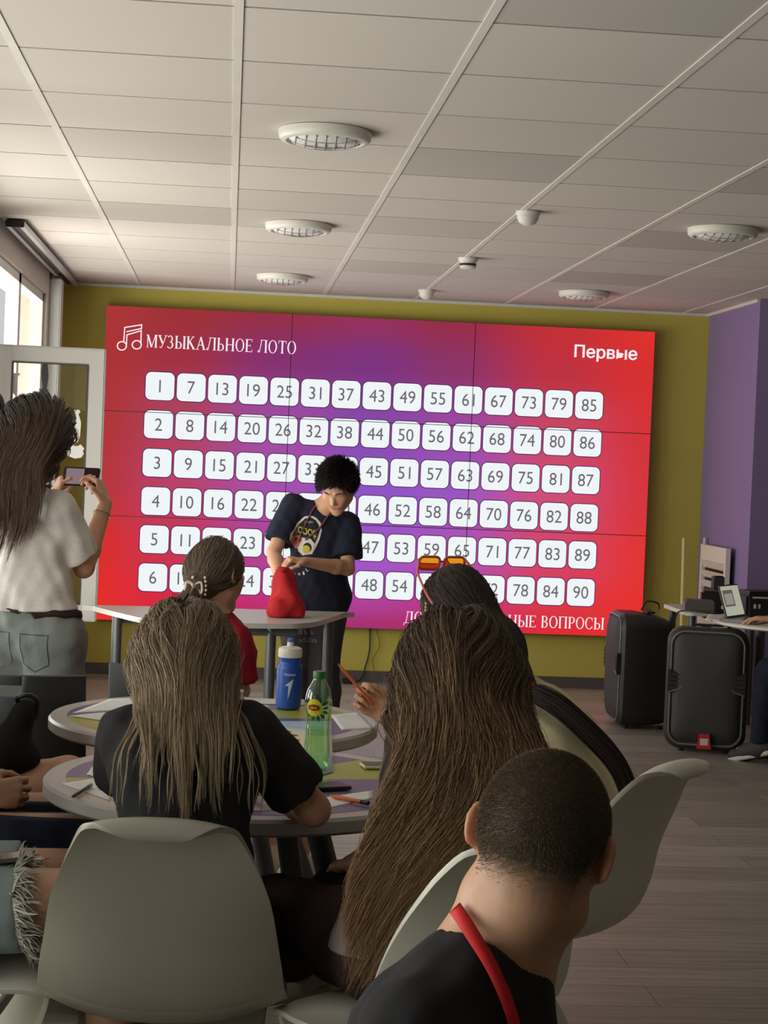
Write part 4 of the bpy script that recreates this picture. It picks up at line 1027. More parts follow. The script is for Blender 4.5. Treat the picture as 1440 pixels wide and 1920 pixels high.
def shirt_sdf(j, s=1.0, g=.010, fr=.55, hem=None, loose=1.0, neck_r=.066, neck_shift=(0, 0, 0), folds=.0035, seed=3, fem=True, sg=.012):
    S = SDF(); ax = nrm(j['sh'][1]-j['sh'][0]); hx = nrm(j['hip'][1]-j['hip'][0])
    S.cone(lerp(j['pelvis'], j['waist'], -.25), j['waist'], .100*s*loose+g, .092*s*loose+g, .05, hx, 1.30)
    S.cone(j['waist'], j['chest'], .090*s*loose+g, .102*s+g, .05, ax, 1.34)
    S.cone(j['chest'], lerp(j['chest'], j['neck'], .62), .099*s+g, .071*s+g, .05, ax, 1.40)
    for i in (0, 1):
        S.cone(lerp(j['chest'], j['neck'], .85), lerp(j['neck'], j['sh'][i], .93), .046*s+g*.8, .046*s+g, .03)
        sleeve(S, j, i, fr, sg, s=s)
    S.cone(j['hip'][0], j['hip'][1], .095*s+g+.010, .095*s+g+.010, .05)
    d = nrm(np.asarray(j['neck'])-j['chest']); hb = np.asarray(j['head_c'])-.05*j['head_R'][2]-.02*j['head_R'][1]
    N_ = SDF().cone(np.asarray(j['neck'])+np.asarray(neck_shift), np.asarray(j['neck'])+np.asarray(neck_shift)+(hb-np.asarray(j['neck']))*1.0, neck_r*s, neck_r*s*1.05, .01)
    S.disp(lambda P: folds*(wob(P*V3(1, 1, .55), 38, seed)+.5*wob(P*V3(1.3, 1.3, .7), 85, seed+9)))
    S.sub(N_, .006)
    if hem is not None: S.clip(hem[0], hem[1])
    return S
def pants_sdf(j, s=1.0, g=.010, fr=1.98, top=None, folds=.003, seed=5, flare=0.0, short_end=None):
    S = SDF(); hx = nrm(j['hip'][1]-j['hip'][0])
    S.cone(j['hip'][0], j['hip'][1], .095*s+g, .095*s+g, .03)
    S.cone(j['pelvis'], lerp(j['pelvis'], j['waist'], .9), .100*s+g, .090*s+g, .05, hx, 1.32)
    for i in (0, 1):
        a, b, c = [np.asarray(q) for q in (j['hip'][i], j['kn'][i], j['an'][i])]
        if fr <= 1:
            e = lerp(a, b, fr); d = nrm(b-a); S.cone(a, lerp(a, b, .3), .089*s+g, .085*s+g, .03); S.cone(lerp(a, b, .3), e+d*.03, .085*s+g, (.085-.03*fr)*s+g*1.4+flare, .03, cut=(e, d))
        else:
            S.cone(a, lerp(a, b, .3), .089*s+g, .085*s+g, .03); S.cone(lerp(a, b, .3), b, .085*s+g, .056*s+g+flare*.5, .03)
            e = lerp(b, c, min(fr-1, .97)); d = nrm(c-b); m = lerp(b, c, .32); S.cone(b, m, .056*s+g+flare*.5, .056*s+g+flare, .02); S.cone(m, e+d*.02, .056*s+g+flare, .042*s+g+flare, .02, cut=(e, d))
    S.disp(lambda P: folds*(wob(P*V3(1, 1, .6), 40, seed)+.5*wob(P, 90, seed+9)))
    if top is not None: S.clip(top[0], top[1])
    return S
def shoe(name, an, toe, m, m2, parent, origin, s=1.0, h=.005):
    an = np.asarray(an, float); toe = np.asarray(toe, float); f = toe-an; up = V3(0, 0, 1)
    z0 = min(an[2], toe[2])-.03; ff = nrm(f); upn = nrm(up-ff*np.dot(up, ff)); heel = an-ff*.045*s
    lo = lambda p: p-upn*.034*s
    S = SDF(); S.cone(lo(heel)+upn*.02, lo(toe)+ff*.045*s+upn*.018*s, .034*s, .036*s, .02); S.cone(an+upn*.02*s, an-upn*.01*s, .044*s, .044*s, .03); S.cone(an, lerp(an, toe, .7), .042*s, .036*s, .03)
    S.clip(an+upn*.045*s, upn)
    V, Q = S.mesh(h); o = skin_mesh(name, V, Q, m, parent, origin)
    T = SDF(); T.cone(lo(heel), lo(toe)+ff*.045*s, .037*s, .040*s, .01); T.clip(lo(an)+upn*.012*s, upn); T.clip(lo(an)-upn*.014*s, -upn)
    V, Q = T.mesh(h); skin_mesh('sole', V, Q, m2, o, origin); return o

# ------------------------------------------------------------------ hair
def strands(name, paths, r0, m, parent, origin, rnd=None, taper=.25, base=(.35, .28, .2), var=.25, seed=1, tipc=None, grp=12):
    """paths [n,k,3]: one mesh of thin three-sided tapering locks"""
    P = np.asarray(paths, float); n, k, _ = P.shape; rg = np.random.default_rng(seed)
    T = np.gradient(P, axis=1); T /= np.linalg.norm(T, axis=2, keepdims=True)+1e-9
    ref = rg.normal(size=(n, 1, 3)); U = np.cross(T, ref); U /= np.linalg.norm(U, axis=2, keepdims=True)+1e-9; Wv = np.cross(T, U)
    t = np.linspace(0, 1, k); prof = np.clip(np.minimum(1, .6+t*6), 0, 1)*(1-(1-taper)*np.clip((t-.45)/.55, 0, 1)**1.5)
    rad = (r0*rg.uniform(.6, 1.4, size=(n, 1)))*prof[None]
    ring = [P+rad[..., None]*(math.cos(a)*U+math.sin(a)*Wv) for a in (0, 2.094, 4.189)]
    V = np.stack(ring, 2).reshape(-1, 3)
    i = np.arange(n)[:, None, None]; j_ = np.arange(k-1)[None, :, None]; c = np.arange(3)[None, None, :]
    a = (i*k+j_)*3+c; b = (i*k+j_)*3+(c+1) % 3; Q = np.stack([a, b, b+3, a+3], -1).reshape(-1, 4)
    sh = rg.normal(0, 1, size=(n, 1, 1))*var*.55+np.repeat(rg.normal(0, 1, size=(n//grp+1, 1, 1)), grp, 0)[:n]*var*.6; col = np.array(base)[None, None]*np.exp(sh)
    if tipc is not None: col = col*(1-t[None, :, None])+np.array(tipc)[None, None]*np.exp(sh)*t[None, :, None]
    else: col = np.repeat(col, k, 1)
    C = np.repeat(np.broadcast_to(col, (n, k, 3))[:, :, None], 3, 2).reshape(-1, 3)
    return skin_mesh(name, V, Q, m, parent, origin, lambda _: C)
m_hair = mat('hair', (.2, .15, .1, 1), .5, attr='tint', spec=.35)
def hair_base(g, R, s, m, parent, origin, col, grow=.012, cutp=None, extra=None, name='hair', h=.005):
    """volume of hair on the skull, cut back from the face"""
    S = SDF(); S.ell(g(0, -.014, .030), (np.array([.074, .094, .086])+grow)*s, R, .02); S.cone(g(0, -.05, .0), g(0, -.055, -.05), .055*s, .045*s, .03)
    if extra: extra(S)
    for p, n_ in (cutp or []): S.clip(p, n_)
    S.disp(lambda P: .0018*wob(P, 160, 4))
    V, Q = S.mesh(h); return skin_mesh(name, V, Q, m, parent, origin, lambda V_: np.tile(np.array(col), (len(V_), 1)))
def fibonacci(n):
    i = np.arange(n)+.5; ph = np.arccos(1-2*i/n); th = math.pi*(1+5**.5)*i; return np.stack([np.cos(th)*np.sin(ph), np.sin(th)*np.sin(ph), np.cos(ph)], -1)
def scalp_roots(g, R, c, s, n, keepfn):
    d = fibonacci(n*2); L_ = d*np.array([.074, .094, .086])+np.array([0, -.014, .030])
    L_ = L_[keepfn(L_)]; return np.asarray(c)+s*(L_ @ R), L_
def fall(roots, d0, col, steps, step, clear, grav=.25, pull=None, stiff=.8, jit=.15, seed=2, cl_grow=0.0):
    """let locks run from the scalp, over the collider col, downwards"""
    rg = np.random.default_rng(seed); P = roots.copy(); D = d0/np.linalg.norm(d0, axis=1, keepdims=True); out = [P.copy()]
    n = len(P); ph = rg.uniform(0, 6.28, (n, 3)); amp = rg.normal(0, jit, (n, 3))
    for k in range(steps):
        D = D*stiff+V3(0, 0, -1)*grav+amp*.12*np.sin(ph+k*.55)[:, :]
        if pull is not None: D = D+pull(P, k)
        D /= np.linalg.norm(D, axis=1, keepdims=True)+1e-9
        P = P+D*(step if np.isscalar(step) else step[:, None])
        for _ in range(2):
            d = col.ev(P); need = clear+cl_grow*k-d; m = need > 0
            if m.any(): P[m] += col.grad(P[m])*need[m][:, None]
        D = P-out[-1]; D /= np.linalg.norm(D, axis=1, keepdims=True)+1e-9
        out.append(P.copy())
    return np.stack(out, 1)
def comb(L_, R, F, part=0.0, top=(0, -1, -.2)):
    # combing direction along the scalp: `top` on the crown, F lower down
    n_ = (L_-np.array([0, -.014, .030]))/np.array([.074, .094, .086])**2; n_ /= np.linalg.norm(n_, axis=1, keepdims=True)
    w = np.clip((L_[:, 2:3]-.04)/.05, 0, 1)*np.clip((L_[:, 1:2]+.09)/.05, 0, 1)
    F_ = np.array(top, float)*w+np.array(F, float)*(1-w); F_[:, 0] += part*np.sign(L_[:, 0])*np.clip(L_[:, 2]*14, 0, 1)
    F_ -= n_*np.sum(F_*n_, 1, keepdims=True); return (F_/(np.linalg.norm(F_, axis=1, keepdims=True)+1e-6)) @ R
def lateral(rt):
    o = np.argsort(np.argsort(rt[:, 0])); return (o+.5)/len(o)
def outline_pull(rows, Y):
    # keep the falling hair between two edges, given row by row
    A = np.array([at(a, y, Y) for y, a, b in rows]); B_ = np.array([at(b, y, Y) for y, a, b in rows]); o = np.argsort(A[:, 2])
    za, xa, zb, xb = A[o, 2], A[o, 0], B_[o, 2], B_[o, 0]
    def mk(t, ylow, yback):
        def pull(P, k):
            l, r_ = np.interp(P[:, 2], za, xa), np.interp(P[:, 2], zb, xb); tx = l+(r_-l)*t
            fx = np.clip((k-2)/6, 0, 1); return np.stack([(tx-P[:, 0])*11*fx, np.clip((yback-P[:, 1])*5, -1.1, 1.1)*np.clip((k-1)/4, 0, 1), 0*tx], -1)
        return pull
    return mk
def locks(P_, n, r, kk=None):
    # each guide becomes a lock of n hairs that close up towards the tip
    if kk: P_ = np.stack([P_[:, int(a)]*(1-a%1)+P_[:, min(int(a)+1, P_.shape[1]-1)]*(a%1) for a in np.linspace(0, P_.shape[1]-1, kk)], 1)
    rg = np.random.default_rng(len(P_)); k = P_.shape[1]; t = np.linspace(0, 1, k)[None, :, None]
    off = rg.normal(0, r*.6, (len(P_)*n, 1, 3)); Q = np.repeat(P_, n, 0)+off*(.35+.65*np.minimum(1, t*5))*(1-.55*t)
    sh = rg.uniform(.86, 1.0, (len(Q), 1)); tt = np.linspace(0, 1, k)[None, :]*sh*(k-1); i = np.minimum(tt.astype(int), k-2); u = (tt-i)[..., None]
    ii = np.arange(len(Q))[:, None]; return Q[ii, i]*(1-u)+Q[ii, i+1]*u
def finish_person(name, S, j, base, label, tone=1.0, stub=None, h=.005, skin=None):
    V, Q = S.mesh(h)
    o = skin_mesh(name, V, Q, skin or m_skin, None, base, skin_col(j, tone, stub)); return tag(o, label, 'person')
def cloth(name, S, m, body, h=.006):
    V, Q = S.mesh(h); return skin_mesh(name, V, Q, m, body, V3(*body.location))
def fabric(name, c, rough=.85, bump=.25): return mat(name, c, rough, spec=.25, noise=.06, nscale=90, bump=bump, bscale=600)
def ribbon(name, pts, w, th, m, parent, origin, nfn):
    """flat strap along pts; nfn gives the outward normal at each point"""
    P = np.asarray(pts, float); T = np.gradient(P, axis=0); T /= np.linalg.norm(T, axis=1, keepdims=True); N_ = nfn(P); B = np.cross(T, N_); B /= np.linalg.norm(B, axis=1, keepdims=True); N_ = np.cross(B, T)
    R_ = [P+B*w/2+N_*th/2, P-B*w/2+N_*th/2, P-B*w/2-N_*th/2, P+B*w/2-N_*th/2]
    n = len(P); V = np.stack(R_, 1).reshape(-1, 3); Q = [(i*4+c, i*4+(c+1) % 4, (i+1)*4+(c+1) % 4, (i+1)*4+c) for i in range(n-1) for c in range(4)]+[(0, 1, 2, 3), ((n-1)*4, (n-1)*4+3, (n-1)*4+2, (n-1)*4+1)]
    return skin_mesh(name, V, np.array(Q), m, parent, origin)
def on_surface(S, P, off, it=6):
    P = np.asarray(P, float).copy()
    for _ in range(it): P -= S.grad(P)*(S.ev(P)-off)[:, None]
    return P
def seat_legs(pel, f, kn=.40, spread=.09, shin=.40, zk=.50, foot=.02):
    """hip, knee, ankle, toe pairs for a seated pose facing f"""
    f = nrm(V3(f[0], f[1], 0)); r = V3(f[1], -f[0], 0)
    hip = [pel-r*.085, pel+r*.085]; k_ = [pel-r*spread+f*kn, pel+r*spread+f*kn]
    for q in k_: q[2] = zk
    an = [q+f*.03 for q in k_]
    for q in an: q[2] = .085
    toe = [q+f*.13 for q in an]
    for q in toe: q[2] = .045
    return hip, k_, an, toe
# ================================================================== the people
UP = V3(0, 0, 1)
def fy(x, y): return nrm(V3(x, y, 0))
m_black_tee = fabric('black_cotton', srgb(38, 37, 40)); m_navy_tee = fabric('dark_navy_cotton', srgb(34, 36, 54)); m_white_tee = fabric('white_cotton', srgb(228, 222, 216))
m_red_tee = fabric('red_cotton', srgb(156, 26, 46)); m_cream = fabric('cream_knit', srgb(226, 216, 178)); m_grey_tee = fabric('grey_cotton', srgb(150, 140, 142))
m_jeans = fabric('faded_jeans', srgb(136, 142, 138), .8, .4); m_denim = fabric('light_denim', srgb(150, 164, 166), .8, .4); m_navy = fabric('navy_trousers', srgb(28, 32, 48)); m_dkpants = fabric('dark_grey_trousers', srgb(66, 62, 66)); m_brown = fabric('dark_brown_trousers', srgb(58, 42, 40))
m_redlan = fabric('red_lanyard', srgb(206, 44, 48), .6, .1); m_shoe = fabric('white_shoe', srgb(214, 204, 190), .6, .1); m_sole = mat('shoe_sole', srgb(196, 186, 172), .6)
m_frame_o = mat('orange_glasses_frame', srgb(226, 110, 96), .35); m_lens = glass('orange_lens', (1.0, .60, .12, 1), .08)
m_gold = mat('gold_metal', srgb(206, 176, 96), .3, metal=.9); m_pearl = mat('cream_clip', srgb(232, 214, 196), .3); m_dkshoe = fabric('dark_shoe', srgb(60, 58, 60), .6, .1)
def stand_legs(pel, f, sp=.085, zk=.45, foot=.085):
    r = V3(f[1], -f[0], 0); hip = [pel-r*.08-UP*.02, pel+r*.08-UP*.02]; kn = [h-UP*(h[2]-zk)-r*s_*.01+f*.01 for h, s_ in zip(hip, (-1, 1))]
    an = [k-UP*(k[2]-foot) for k in kn]; toe = [a+f*.13-UP*.04 for a in an]; return hip, kn, an, toe
def dz(p, z): q = np.array(p, float); q[2] = z; return q

# ---------------------------------------------------------------- woman taking a photograph
f = fy(.5, .86); rv = V3(f[1], -f[0], 0); Yw = 5.98
pel = at(66, 1185, Yw)
j = dict(pelvis=pel, waist=at(56, 1105, Yw), chest=at(46, 1005, Yw), neck=at(52, 922, Yw+.01), head_c=at(70, 826, Yw+.05), head_R=frame(V3(.84, .50, -.28), UP), hs=.97)
j['sh'] = [at(-22, 950, Yw+.09), at(106, 962, Yw-.07)]; j['el'] = [at(30, 1010, Yw+.25), at(157, 1064, Yw+.04)]; j['wr'] = [at(100, 932, Yw+.33), at(198, 944, Yw+.19)]
j['hip'], j['kn'], j['an'], j['toe'] = stand_legs(pel, f)
S = body_sdf(j, .95); ph_c = at(152, 894, Yw+.27); pd = nrm(V3(.94, -.28, 0)); pn = nrm(V3(-.25, -.9, .25))
h1 = hand_sdf(S, j['wr'][1], nrm(at(184, 886, Yw+.25)-j['wr'][1]), nrm(V3(-.9, .35, -.1)), V3(-.5, -.7, .2), .9, (.6, .7, .75, .8), .5, .03, .6)
h0 = hand_sdf(S, j['wr'][0], nrm(at(116, 897, Yw+.30)-j['wr'][0]), nrm(V3(.9, .2, -.1)), V3(.3, -.6, .5), .85, (.6, .7, .8, .9), .5, .03, .6)
base = V3(pel[0], pel[1], 0)
wo = finish_person('person', S, j, base, 'standing woman in white tee and jeans photographing the screen with a phone')
hd = at(45, 1142, Yw); T = shirt_sdf(j, .95, .014, .78, (hd, V3(.05, 0, -1)), 1.08, .062, folds=.006, sg=.024); cloth('t_shirt', T, m_white_tee, wo)
PT = pants_sdf(j, .95, .012, 1.95, (at(60, 1118, Yw), V3(-.05, 0, 1)), folds=.005, flare=.012); pt = cloth('jeans', PT, m_jeans, wo)
bp = MB()
for sx in (.075, -.07):
    c_ = pel+rv*sx-f*.22-UP*.05; P = np.array([(-.05, .055), (.05, .055), (.047, -.045), (0, -.07), (-.047, -.045), (-.05, .055)])
    P = np.concatenate([P[k]*(1-np.linspace(0, 1, 8, endpoint=False))[:, None]+P[k+1]*np.linspace(0, 1, 8, endpoint=False)[:, None] for k in range(5)])
    Q_ = np.array([c_+rv*a+UP*b_ for a, b_ in P])
    for _ in range(40): Q_ = Q_+f*(PT.ev(Q_)[:, None]*.7)
    bp.tube([tuple(q-base) for q in Q_], .0022, 5, close=True)
bp.build('pocket_seams', m_steel, pt)
bl = on_surface(PT, np.array([at(60, 1132, Yw)+(rv*math.sin(a)+f*math.cos(a))*.2 for a in np.linspace(0, 2*math.pi, 40)]), .002)
bb = MB(); bb.tube([tuple(q-base) for q in bl[:-1]], [.013]*39, 6, close=True); bb.build('belt', m_brown, wo, True)
for i in (0, 1): shoe('shoe', j['an'][i], j['toe'][i], m_shoe, m_sole, wo, base)
g = lambda x, y, z, j=j: j['head_c']+j['hs']*(x*j['head_R'][0]+y*j['head_R'][1]+z*j['head_R'][2])
R = j['head_R']; hc_dark = np.array((.022, .019, .022))
hb = hair_base(g, R, .97, m_hair, wo, base, hc_dark, .012, [(g(0, .072, .045), nrm(R[1]*1.0-R[2]*.55)), (g(0, .020, -.005), nrm(R[1]*.8-R[2]*.6))])
BH = body_sdf(j, .95); 
for u in T.u: BH.u.append(u)
BH.ell(g(0, -.014, .03), np.array([.086, .106, .098])*.97, R, .02)
gd = outline_pull([(770, -10, 128), (815, -20, 118), (840, -30, 97), (900, -40, 92), (950, -40, 84), (1000, -45, 70), (1070, -50, 40)], Yw-.05)
rt_, L_ = scalp_roots(g, R, j['head_c'], 1.06, 420, lambda L: (L[:, 2] > -.02) & (L[:, 1]-L[:, 2]*.9 < .012))
d0 = comb(L_, R, (.0, -.4, -1)); tl = lateral(rt_)
P_ = fall(rt_, d0, BH, 28, .0165*rng.uniform(.75, 1.05, len(rt_)), rng.uniform(.003, .018, len(rt_)), .30, pull=gd(tl, .0, Yw-.19), jit=.2)
strands('hair_locks', locks(P_, 16, .010, 16), .0010, m_hair, hb, base, base=(.026, .021, .021), var=.3, tipc=(.15, .095, .06), seed=5)
sg = MB()                                                            # sunglasses pushed up on the hair
for sx in (-1, 1):
    c_ = g(sx*.034, .085, .088); sg.tube([tuple(c_+(R[0]*math.cos(a)*.028+(R[2]*.6+R[1]*.6)*math.sin(a)*.022)-base) for a in np.linspace(0, 2*math.pi, 18)[:-1]], .0035, 6, close=True)
    sg.tube([tuple(g(sx*.064, .08, .088)-base), tuple(g(sx*.086, .02, .075)-base), tuple(g(sx*.088, -.05, .05)-base)], .003, 6)
sg.build('sunglasses_frame', m_blk, wo, True)
ht = MB(); c_ = g(-.055, -.104, .048)
for a in np.linspace(0, 2*math.pi, 9)[:-1]: ht.lathe([(.001, -.006), (.006, 0), (.001, .006)], tuple(c_+R[0]*.010*math.cos(a)+R[2]*.014*math.sin(a)-base), 8)
ht.build('hair_clasp', m_gold, wo, True)
wr_ = lerp(j['wr'][1], j['el'][1], .18); ad_ = nrm(j['el'][1]-j['wr'][1]); q1 = nrm(np.cross(ad_, UP)); q2 = np.cross(ad_, q1)
MB().tube([tuple(wr_+(q1*math.cos(a)+q2*math.sin(a))*.031-base) for a in np.linspace(0, 2*math.pi, 20)[:-1]], .002, 6, close=True).build('bracelet', m_gold, wo, True)
pR = Matrix([list(pd), list(np.cross(-pn, pd)*-1), list(pn)]).transposed()
m_phs = emis('phone_screen', srgb(176, 150, 160), .55); m_maroon = mat('dark_phone', srgb(58, 34, 42), .3)
pho = thing('smartphone', 'dark phone held sideways by the standing woman, its screen showing the room', 'phone', tuple(ph_c))
MB().box((0, 0, 0), (.135, .068, .009), pR, bev=.004).build('body', m_maroon, pho)
MB().add([pR @ Vector((a, b_, .0052)) for a, b_ in ((-.055, -.028), (.012, -.028), (.012, .028), (-.055, .028))], [(0, 1, 2, 3)]).build('screen', m_phs, pho)
MB().lathe([(.006, 0), (.006, .0012), (.001, .0014)], c=tuple(pR @ Vector((.05, .0, .0048))), n=16, R=pR).build('shutter_button', m_whitep, pho)

# ---------------------------------------------------------------- boy with the red bag
f = fy(-.12, -1); rv = V3(f[1], -f[0], 0); Yb = 8.70
pel = at(588, 1112, Yb+.03)
j = dict(pelvis=pel, waist=at(596, 1062, Yb+.01), chest=at(598, 1004, Yb-.02), neck=at(607, 955, Yb-.05), head_c=at(633, 912, Yb-.17), head_R=frame(V3(-.28, -.72, -.66), V3(-.16, -.5, .9)), hs=.97)
j['sh'] = [at(652, 985, Yb-.04), at(548, 952, Yb-.04)]; j['el'] = [at(652, 1066, Yb-.12), at(513, 1036, Yb-.12)]; j['wr'] = [at(572, 1053, Yb-.29), at(524, 1084, Yb-.28)]
j['hip'], j['kn'], j['an'], j['toe'] = stand_legs(pel, f)
S = body_sdf(j, .93, False)
h0 = hand_sdf(S, j['wr'][0], nrm(at(530, 1046, Yb-.33)-j['wr'][0]), nrm(V3(-.2, .1, -1)), V3(.1, -1, .2), .95, (.9, .95, 1.0, 1.0), .5, .03, .6)
hand_sdf(S, j['wr'][1], nrm(at(530, 1112, Yb-.32)-j['wr'][1]), V3(.9, .1, 0), V3(0, -1, 0), .95, (.5, .5, .5, .5))
base = V3(pel[0], pel[1], 0)
bo = finish_person('person', S, j, base, 'boy in navy print tee standing behind the desk, hands in a red bag', tone=1.02)
T = shirt_sdf(j, .93, .012, .74, (at(588, 1150, Yb), V3(0, 0, -1)), 1.02, .060, folds=.005, sg=.022, neck_shift=(0, -.01, 0)); ts = cloth('t_shirt', T, m_navy_tee, bo)
PT = pants_sdf(j, .93, .012, 1.96, (at(590, 1142, Yb), UP), folds=.004, flare=.02); pt = cloth('trousers', PT, m_dkpants, bo)
for i in (0, 1): shoe('shoe', j['an'][i], j['toe'][i], m_dkshoe, m_sole, bo, base)
R = j['head_R']; g = lambda x, y, z, j=j: j['head_c']+j['hs']*(x*j['head_R'][0]+y*j['head_R'][1]+z*j['head_R'][2])
hcol = np.array((.042, .034, .034))
hb = hair_base(g, R, .97, m_hair, bo, base, hcol, .012, [(g(0, .060, .070), nrm(R[1]*.9-R[2]*.62)), (g(0, .02, -.035), nrm(-R[2]+R[1]*.55))])
HS = SDF(); HS.ell(g(0, -.014, .03), np.array([.074, .094, .086])*.97, R, .02)
rt_, L_ = scalp_roots(g, R, j['head_c'], 1.0, 1100, lambda L: (L[:, 2] > .0) & (L[:, 1]-L[:, 2]*.75 < .012))
d0 = (L_*.7+np.array([.02, .07, .05])+rng.normal(0, .02, L_.shape)) @ R
P_ = fall(rt_, comb(L_, R, (.25, .8, -.25), top=(.35, .8, -.1)), HS, 5, .0085, rng.uniform(.010, .0145, len(rt_)), .0, jit=.08); strands('hair_locks', locks(P_, 6, .005), .0011, m_hair, hb, base, base=tuple(hcol), var=.25, seed=6)
eb = MB()
for sx in (-1, 1): eb.tube([tuple(g(sx*.016, .094, .024)-base), tuple(g(sx*.032, .090, .030)-base), tuple(g(sx*.048, .078, .025)-base)], [.002, .003, .0018], 6)
eb.build('eyebrows', mat('brows', (.03, .022, .02, 1), .7), bo, True)
el_ = MB()
for sx in (-1, 1): el_.tube([tuple(g(sx*.018, .083, -.004)-base), tuple(g(sx*.031, .085, -.009)-base), tuple(g(sx*.044, .078, -.004)-base)], .0018, 6)
el_.build('eyelashes', bpy.data.materials['brows'], bo, True)
# print on the shirt: white mask-like shape, lettering, coloured lenses
def decal(name, polys, S, y0, off, m, parent, base, step=.012, flip=False):
    """lay flat outlines on a cloth surface facing the room"""
    out = MB()
    for poly in polys:
        bm = bmesh.new(); vs = [bm.verts.new((x, y, 0)) for x, y in poly]; bm.faces.new(vs); bmesh.ops.triangulate(bm, faces=bm.faces[:])
        for _ in range(4):
            e = [q for q in bm.edges if q.calc_length() > step*380]
            if not e: break
            bmesh.ops.subdivide_edges(bm, edges=e, cuts=1, use_grid_fill=True); bmesh.ops.triangulate(bm, faces=bm.faces[:])
        bm.verts.index_update(); XY = [(v.co.x, v.co.y) for v in bm.verts]; fs = [[v.index for v in q.verts] for q in bm.faces]; bm.free()
        P = np.array([at(x, y, y0) for x, y in XY]); d = np.zeros(len(P))
        for _ in range(40): P = P+V3(0, 1, 0)*(S.ev(P)[:, None]*.7)
        P = P-V3(0, 1, 0)*off
        out.add([tuple(p-base) for p in P], fs)
    return out.build(name, m, parent, recalc=False)
m_pw = mat('print_white', srgb(214, 206, 200), .8); m_py = mat('print_yellow', srgb(196, 184, 70), .8); m_pr = mat('print_salmon', srgb(190, 110, 100), .8); m_pk = mat('print_black', srgb(22, 20, 26), .8); m_gr = mat('print_grey', srgb(112, 108, 118), .8)
def rr(c, rx, ry, n=16, a0=0, a1=360): return [(c[0]+rx*math.cos(math.radians(a0+(a1-a0)*k/n)), c[1]+ry*math.sin(math.radians(a0+(a1-a0)*k/n))) for k in range(n+(0 if a1-a0 == 360 else 1))]
Y0 = Yb-.45
hood = [(577,973),(590,971),(600,976),(608,985),(610,1000),(606,1016),(600,1030),(594,1042),(585,1046),(574,1050),(556,1032),(547,1018),(549,1006),(556,998),(563,985)]
decal('print_outline', [hood], T, Y0, .0025, m_pw, ts, base)
decal('print_hood', [[(578,977),(590,975),(598,980),(604,989),(606,1000),(601,1016),(594,1030),(588,1028),(570,1012),(556,1012),(552,1010),(558,1001),(566,988)]], T, Y0, .0035, m_pk, ts, base)
decal('print_folds', [rr((585, 984), 9, 2.5), rr((596, 1008), 3, 10), rr((560, 1004), 4, 5)], T, Y0, .0045, m_gr, ts, base)
decal('print_mask', [[(570,1014),(588,1016),(596,1026),(592,1046),(575,1049),(562,1040),(556,1024)]], T, Y0, .0045, m_pw, ts, base)
decal('print_patch', [[(549,1018),(557,1009),(570,1010),(572,1020),(562,1036),(553,1030)]], T, Y0, .0055, m_pr, ts, base)
for q_ in (rr((582, 1034), 8.5, 10), rr((561, 1040), 3.5, 5), rr((562, 1018), 4, 4)): decal('print_dark_lens', [q_], T, Y0, .0055, m_pk, ts, base)
decal('print_yellow_lens', [rr((580, 1037), 7.5, 8)], T, Y0, .0065, m_py, ts, base)
vs, fs = text_mesh('COOL', 13.5, .25)
XY = [(581+q[0]*.92, 1003-q[1]*1.35+.22*q[0]) for q in vs]
P = np.array([at(x, y, Y0) for x, y in XY])
for _ in range(40): P = P+V3(0, 1, 0)*(T.ev(P)[:, None]*.7)
P = P-V3(0, 1, 0)*.006; MB().add([tuple(p-base) for p in P], fs).build('print_lettering', m_py, ts, recalc=False)
lt_ = MB()
for ch, x, y, a in (('U', 548, 1081, 30), ('c', 557, 1087, 12), ('u', 567, 1086, -4), ('g', 575, 1083, -16), ('L', 582, 1078, -30)):
    vs, fs = text_mesh(ch, 9, .3); c_, s_ = math.cos(math.radians(a)), math.sin(math.radians(a))
    P = np.array([at(x+q[0]*c_+q[1]*s_, y+q[0]*s_-q[1]*c_, Y0) for q in vs])
    for _ in range(40): P = P+V3(0, 1, 0)*(T.ev(P)[:, None]*.7)
    lt_.add([tuple(p-V3(0, .003, 0)-base) for p in P], fs)
lt_.build('arc_lettering', m_pw, ts, recalc=False)
# trouser mark: three slanted bars and a word
tm = [[(563, 1206), (570, 1186), (574, 1186), (574, 1206)], [(577, 1206), (577, 1192), (584, 1206)], [(590, 1206), (590, 1194), (597, 1206)]]
decal('trouser_mark', tm, PT, Y0, .003, m_gr, pt, base)
vs, fs = text_mesh('adidas', 15, .3); P = np.array([at(584+q[0], 1217-q[1]+.03*q[0], Y0) for q in vs])
for _ in range(40): P = P+V3(0, 1, 0)*(PT.ev(P)[:, None]*.7)
MB().add([tuple(p-V3(0, .003, 0)-base) for p in P], fs).build('trouser_lettering', m_gr, pt, recalc=False)
m_cord = fabric('mauve_lanyard', srgb(116, 70, 84), .7, .1)
for pts in ([(598, 952), (590, 965), (580, 985), (571, 1004), (566, 1022)], [(637, 956), (622, 972), (608, 992), (592, 1008), (578, 1018)]):
    P = np.array([at(x, y, Y0) for x, y in np.array(spline(pts, 20))])
    for _ in range(40): P = P+V3(0, 1, 0)*((T.ev(P)-.008)[:, None]*.7)
    MB().tube([tuple(p-base) for p in P], .0042, 6).build('lanyard', m_cord, bo, True)
